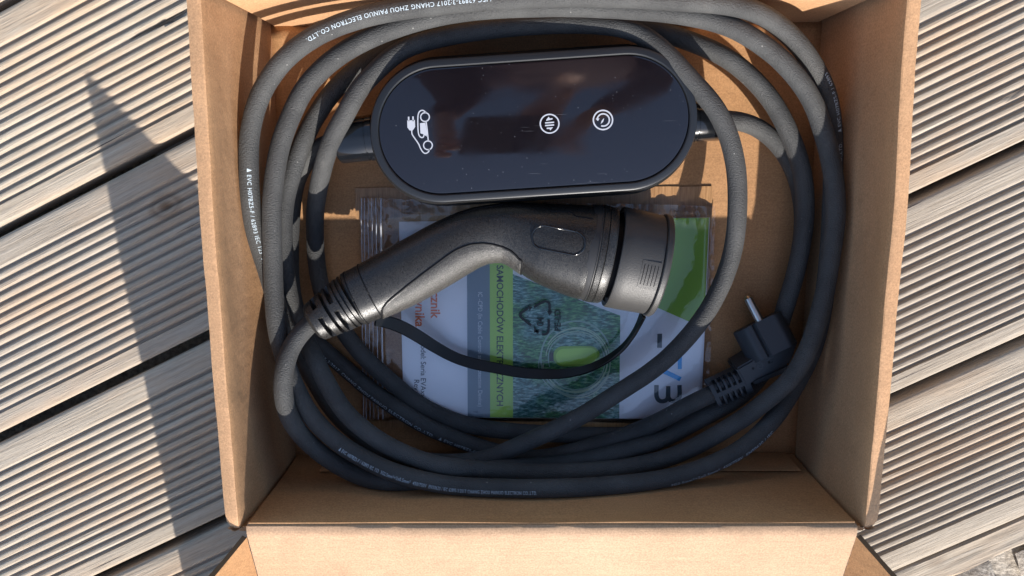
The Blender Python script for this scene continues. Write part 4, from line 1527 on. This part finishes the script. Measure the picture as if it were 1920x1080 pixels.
# printed picture of a coiled lead with a green box on the grass
for (cu_, cv_, ra, rb_, a0, a1, w, mt) in [(1080, 672, 66, 70, 20, 340, 3.2, 'p_ring2'), (1079, 676, 60, 60, -150, 160, 2.6, 'p_ring'), (1080, 678, 54, 53, -140, 150, 2.2, 'p_ring2'), (1082, 680, 62, 66, -100, 120, 1.8, 'p_ring'),
                                   (1076, 690, 58, 44, 10, 190, 2.6, 'p_ring'), (1078, 684, 68, 58, 20, 200, 2.2, 'p_ring2'), (1074, 672, 46, 46, 160, 300, 2.0, 'p_ring2'), (1080, 668, 56, 46, 180, 350, 1.6, 'p_ring')]:
    strip_px('printed_lead', [(cu_ + ra * math.cos(math.radians(a0 + (a1 - a0) * k / 40)), cv_ + rb_ * math.sin(math.radians(a0 + (a1 - a0) * k / 40))) for k in range(41)], w, M[mt], zt - .0001 + random.uniform(0, .00005))
patch('printed_box', [(q[0], q[1]) for q in oblong(1056, 668, 1106, 668, 19)[:-1]], M['p_green'], zt + .00012)
patch('printed_box', [(q[0], q[1]) for q in oblong(1057, 669, 1105, 667, 15)[:-1]], M['p_lime'], zt + .00018)
patch('printed_box', [(1030, 661), (1038, 661), (1038, 677), (1030, 677)], M['p_black'], zt + .00012)

# clear bag
bag = empty('plastic_bag', at(1005, 585, 0.0006))
tag(bag, 'clear zip bag with a black recycling triangle printed on it, holding the booklet', 'plastic bag')


def gpart(o):
    o.parent = bag
    o.location = o.location - bag.location
    return o


def film(name, base, amp, edge_only):
    NU, NV = 150, 100
    c = [at(676, 371, 0.002), at(1342, 386, 0.002), at(1326, 795, 0.002), at(680, 787, 0.002)]
    vs = []
    for i in range(NU + 1):
        for j in range(NV + 1):
            a, b_ = i / NU, j / NV
            p = c[0].lerp(c[1], a).lerp(c[3].lerp(c[2], a), b_)
            e = min(a * 6, (1 - a) * 30, b_ * 12, (1 - b_) * 30, 1)
            # loose film past the booklet's edges is crumpled, over the booklet it lies flat
            loose = max(0, 1 - a / 0.12) + max(0, 1 - b_ / 0.10) + max(0, (a - 0.985) / 0.015)
            loose = min(1.0, loose)
            q = Vector((p.x * 55, p.y * 30, 3))
            h = base * min(1, e + .25) + amp * (0.18 + loose) * (0.5 + noise.noise(q)) + amp * 1.3 * loose * abs(noise.noise(Vector((p.x * 230, p.y * 70, 7)))) + amp * 0.7 * loose * abs(noise.noise(Vector((p.x * 120, p.y * 330, 2))))
            # zip channel: close parallel ridges
            if a < 0.085:
                h += 0.00045 * math.sin(a * 2 * math.pi / 0.0125)
            if 0.064 < a < 0.075:
                h += 0.0011
            wob = noise.noise(Vector((p.x * 30, p.y * 30, 11))) * 0.0006
            vs.append((p.x + wob, p.y + wob * (1 if j in (0, NV) else 0), max(0.0011, h)))
    o = mesh(name, vs, grid_faces(NU + 1, NV + 1), M['film'], None, True)
    return gpart(o)


m, nt, b = mat('zip_plastic')
tr_ = N(nt, 'BsdfTransparent')
mx_ = N(nt, 'MixShader')
mx_.inputs[0].default_value = 0.42
b.inputs['Base Color'].default_value = (0.75, 0.78, 0.84, 1)
b.inputs['Roughness'].default_value = 0.2
nt.links.new(tr_.outputs[0], mx_.inputs[1])
nt.links.new(b.outputs[0], mx_.inputs[2])
nt.links.new(mx_.outputs[0], nt.nodes['Material Output'].inputs['Surface'])
M['zip'] = m
for uz, wz, hz in ((714, 4.0, .0062), (705, 2.0, .0058), (697, 1.4, .0056), (690, 1.4, .0054), (683, 1.6, .0050), (677.5, 1.6, .0046)):
    pts_ = []
    for k in range(41):
        vz = 371 + (786 - 371) * k / 40
        pts_.append(at(uz + 4 * k / 40 + 1.0 * noise.noise(Vector((k * .3, uz, 1))), vz, hz + 0.0012 * noise.noise(Vector((k * .35, uz * .1, 4)))))
    vs_, fs_ = tube(pts_, wz * 0.5 * 0.00034, 6)
    o = mesh('zip_ridge', vs_, fs_, M['zip'], None, True)
    gpart(o)
ftop = film('bag_front', 0.0042, 0.0024, False)
# printed mark on the bag
def bag_strip(pts, wpx):
    o = strip_px('recycling_mark', pts, wpx, M['p_black'], 0.0072)
    o.parent = None
    o.matrix_parent_inverse = Matrix.Identity(4)
    return gpart(o)


def bag_poly(pts):
    vs = [at(u, v, 0.0072) for u, v in pts]
    f = tuple(range(len(vs)))
    if (vs[1] - vs[0]).cross(vs[2] - vs[1]).z < 0:
        f = f[::-1]
    return gpart(mesh('recycling_mark', vs, [f], M['p_black']))


bag_strip(cpts([(1001, 576), (1016, 567), (1024, 565), (1030, 570), (1030.5, 584)]), 5)
bag_poly([(1025, 583), (1036, 583), (1030.5, 592)])
bag_strip(cpts([(1029, 599), (1028.5, 618), (1024, 626), (1016, 627)]), 5)
bag_strip(cpts([(1010, 624), (1004, 620)]), 5)
bag_poly([(1001, 612), (1011, 622), (1001, 624)])
bag_strip(cpts([(996, 610), (982, 599), (976, 593), (977, 587), (990, 578)]), 5)
bag_poly([(989, 573), (999, 575), (993, 583)])
for s_, u, v, px in (('04', 1019, 612, 12), ('PE-LD', 1051, 621, 11)):
    o = flat_text('recycling_mark', s_, u, v, 0.0072, 0, -40, px, M['p_black'], None, 0.022)
    gpart(o)

# ================================================================== THE PHOTOGRAPHER (seen mirrored in the dark display)
M['phone'] = simple('phone_back', (0.055, 0.050, 0.046), 0.35, 0.5)
M['lens'] = simple('camera_glass', (0.012, 0.016, 0.024), 0.08, 0.6)
M['skin'] = simple('skin', (0.46, 0.24, 0.17), 0.5, 0.4)
M['jacket'] = simple('dark_red_jacket', (0.070, 0.036, 0.042), 0.75, 0.3)
M['trousers'] = simple('dark_trousers', (0.030, 0.034, 0.045), 0.8, 0.3)
M['hair'] = simple('brown_hair', (0.045, 0.028, 0.018), 0.6, 0.3)
phone = empty('smartphone', (-0.036, 0.076, 0.5265))
tag(phone, 'dark smartphone held level above the box, mirrored in the control box display', 'phone')


def rbox(name, c, sz, mt, parent, bev):
    bm = bmesh.new()
    bmesh.ops.create_cube(bm, size=1, matrix=Matrix.Diagonal((*sz, 1)))
    bmesh.ops.bevel(bm, geom=bm.edges[:], offset=bev, segments=3, affect='EDGES')
    o = bmobj(name, bm, mt, parent)
    auto_smooth(o, 40)
    o.location = Vector(c)
    return o


rbox('phone_body', (0, 0, 0.0042), (0.170, 0.104, 0.0084), M['phone'], phone, 0.003)
bar = rbox('camera_bar', (0.024, 0, -0.0010), (0.022, 0.098, 0.0024), M['lens'], phone, 0.0010)

person = empty('person', (0.05, 0.62, -0.05))
tag(person, 'crouching person in a dark red jacket holding the phone, mirrored in the control box display', 'person')


def skin(name, chains, mt, parent, sub=2, root=0):
    """connected chains of (x, y, z, radius); points that coincide are joined"""
    vs, es, rs, key = [], [], [], {}
    for ch in chains:
        prev = None
        for x, y, z, r_ in ch:
            k = (round(x, 4), round(y, 4), round(z, 4))
            if k not in key:
                key[k] = len(vs)
                vs.append((x, y, z))
                rs.append(r_)
            i = key[k]
            if prev is not None and prev != i:
                es.append((prev, i))
            prev = i
    me = bpy.data.meshes.new(name)
    me.from_pydata(vs, es, [])
    o = link(name, me, None, None)
    me.materials.append(mt)
    md = o.modifiers.new('skin', 'SKIN')
    md.use_smooth_shade = True
    for i, r_ in enumerate(rs):
        me.skin_vertices[0].data[i].radius = (r_, r_)
    me.skin_vertices[0].data[root].use_root = True
    o.modifiers.new('sub', 'SUBSURF').levels = sub
    o.modifiers['sub'].render_levels = sub
    dg = bpy.context.evaluated_depsgraph_get()
    m2 = bpy.data.meshes.new_from_object(o.evaluated_get(dg))
    o.modifiers.clear()
    o.data = m2
    o.parent = parent
    o.matrix_parent_inverse = Matrix.Translation(-parent.location)
    return o


X0 = 0.05
pel = (X0, .70, .42, .12)
ch = [[pel, (X0, .60, .58, .115), (X0, .47, .76, .125), (X0, .38, .90, .11), (X0, .32, .97, .055), (X0, .27, 1.02, .05), (X0 - .01, .20, 1.05, .075), (X0 - .02, .135, 1.03, .080), (X0 - .02, .08, .99, .062)]]
for s_ in (-1, 1):
    ch.append([pel, (X0 + s_ * .10, .68, .42, .085), (X0 + s_ * .19, .38, .47, .062), (X0 + s_ * .17, .62, .14, .050), (X0 + s_ * .16, .70, .02, .036), (X0 + s_ * .17, .58, .0, .034), (X0 + s_ * .18, .50, -.01, .024)])
hand_l, hand_r = (-0.156, .088, .560), (0.084, .090, .560)
for s_, h_, wr in ((-1, hand_l, (-0.176, .125, .590)), (1, hand_r, (0.120, .130, .590))):
    ch.append([(X0, .38, .90, .11), (X0 + s_ * .17, .36, .90, .058), (X0 + s_ * .24, .30, .76, .044), (X0 + s_ * (.22 if s_ < 0 else .17), .215, .665, .036), (*wr, .022), (*h_, .021)])
    kx = -1 if s_ < 0 else 1
    # four fingers under the back edge of the phone, thumb on the screen side
    for f_ in range(4):
        yy = h_[1] - 0.004 - 0.019 * f_
        le = (0.030, 0.036, 0.034, 0.026)[f_]
        ch.append([(*h_, .021), (h_[0] + kx * 0.004, yy, .545, .0095), (h_[0] + kx * 0.002 - 0, yy, .5290, .0085), (h_[0] - kx * le * .55, yy - .001, .5170 + .0015, .0078), (h_[0] - kx * le, yy - .002, .5172, .0066)])
    ch.append([(*h_, .021), (h_[0] - kx * .010, h_[1] - .018, .556, .0105), (h_[0] - kx * .022, h_[1] - .036, .549, .0090), (h_[0] - kx * .032, h_[1] - .050, .5445, .0075)])
body = skin('body', ch, M['skin'], person)
jk = [[(X0, .67, .48, .150), (X0, .60, .58, .140), (X0, .47, .76, .150), (X0, .38, .90, .135), (X0, .335, .955, .075)]]
for s_, wr in ((-1, (-0.180, .132, .596)), (1, (0.124, .137, .596))):
    jk.append([(X0, .38, .90, .135), (X0 + s_ * .17, .36, .90, .078), (X0 + s_ * .24, .30, .76, .064), (X0 + s_ * (.22 if s_ < 0 else .17), .215, .665, .054), (*wr, .036)])
skin('jacket', jk, M['jacket'], person)
tr_ = []
for s_ in (-1, 1):
    tr_.append([(X0, .70, .42, .14), (X0 + s_ * .10, .68, .42, .105), (X0 + s_ * .19, .38, .47, .080), (X0 + s_ * .17, .62, .14, .066), (X0 + s_ * .162, .68, .05, .056)])
skin('trousers', tr_, M['trousers'], person)
skin('hair', [[(X0, .265, 1.075, .045), (X0 - .01, .215, 1.105, .062), (X0 - .02, .150, 1.100, .062), (X0 - .02, .095, 1.065, .045)]], M['hair'], person)
for s_ in (-1, 1):
    skin('shoe', [[(X0 + s_ * .16, .71, -.01, .045), (X0 + s_ * .17, .60, -.02, .042), (X0 + s_ * .18, .50, -.025, .036)]], M['trousers'], person)
    sphere = bmesh.new()
    bmesh.ops.create_uvsphere(sphere, u_segments=12, v_segments=8, radius=0.012)
    ey = bmobj('eye', sphere, simple('eye_white', (0.6, 0.58, 0.55), 0.2), person, True)
    ey.matrix_parent_inverse = Matrix.Translation(-person.location)
    ey.location = (X0 - .02 + s_ * .032, .085, .945)
skin('nose', [[(X0 - .02, .07, .945, .012), (X0 - .02, .085, .925, .013), (X0 - .02, .10, .935, .010)]], M['skin'], person, 1)
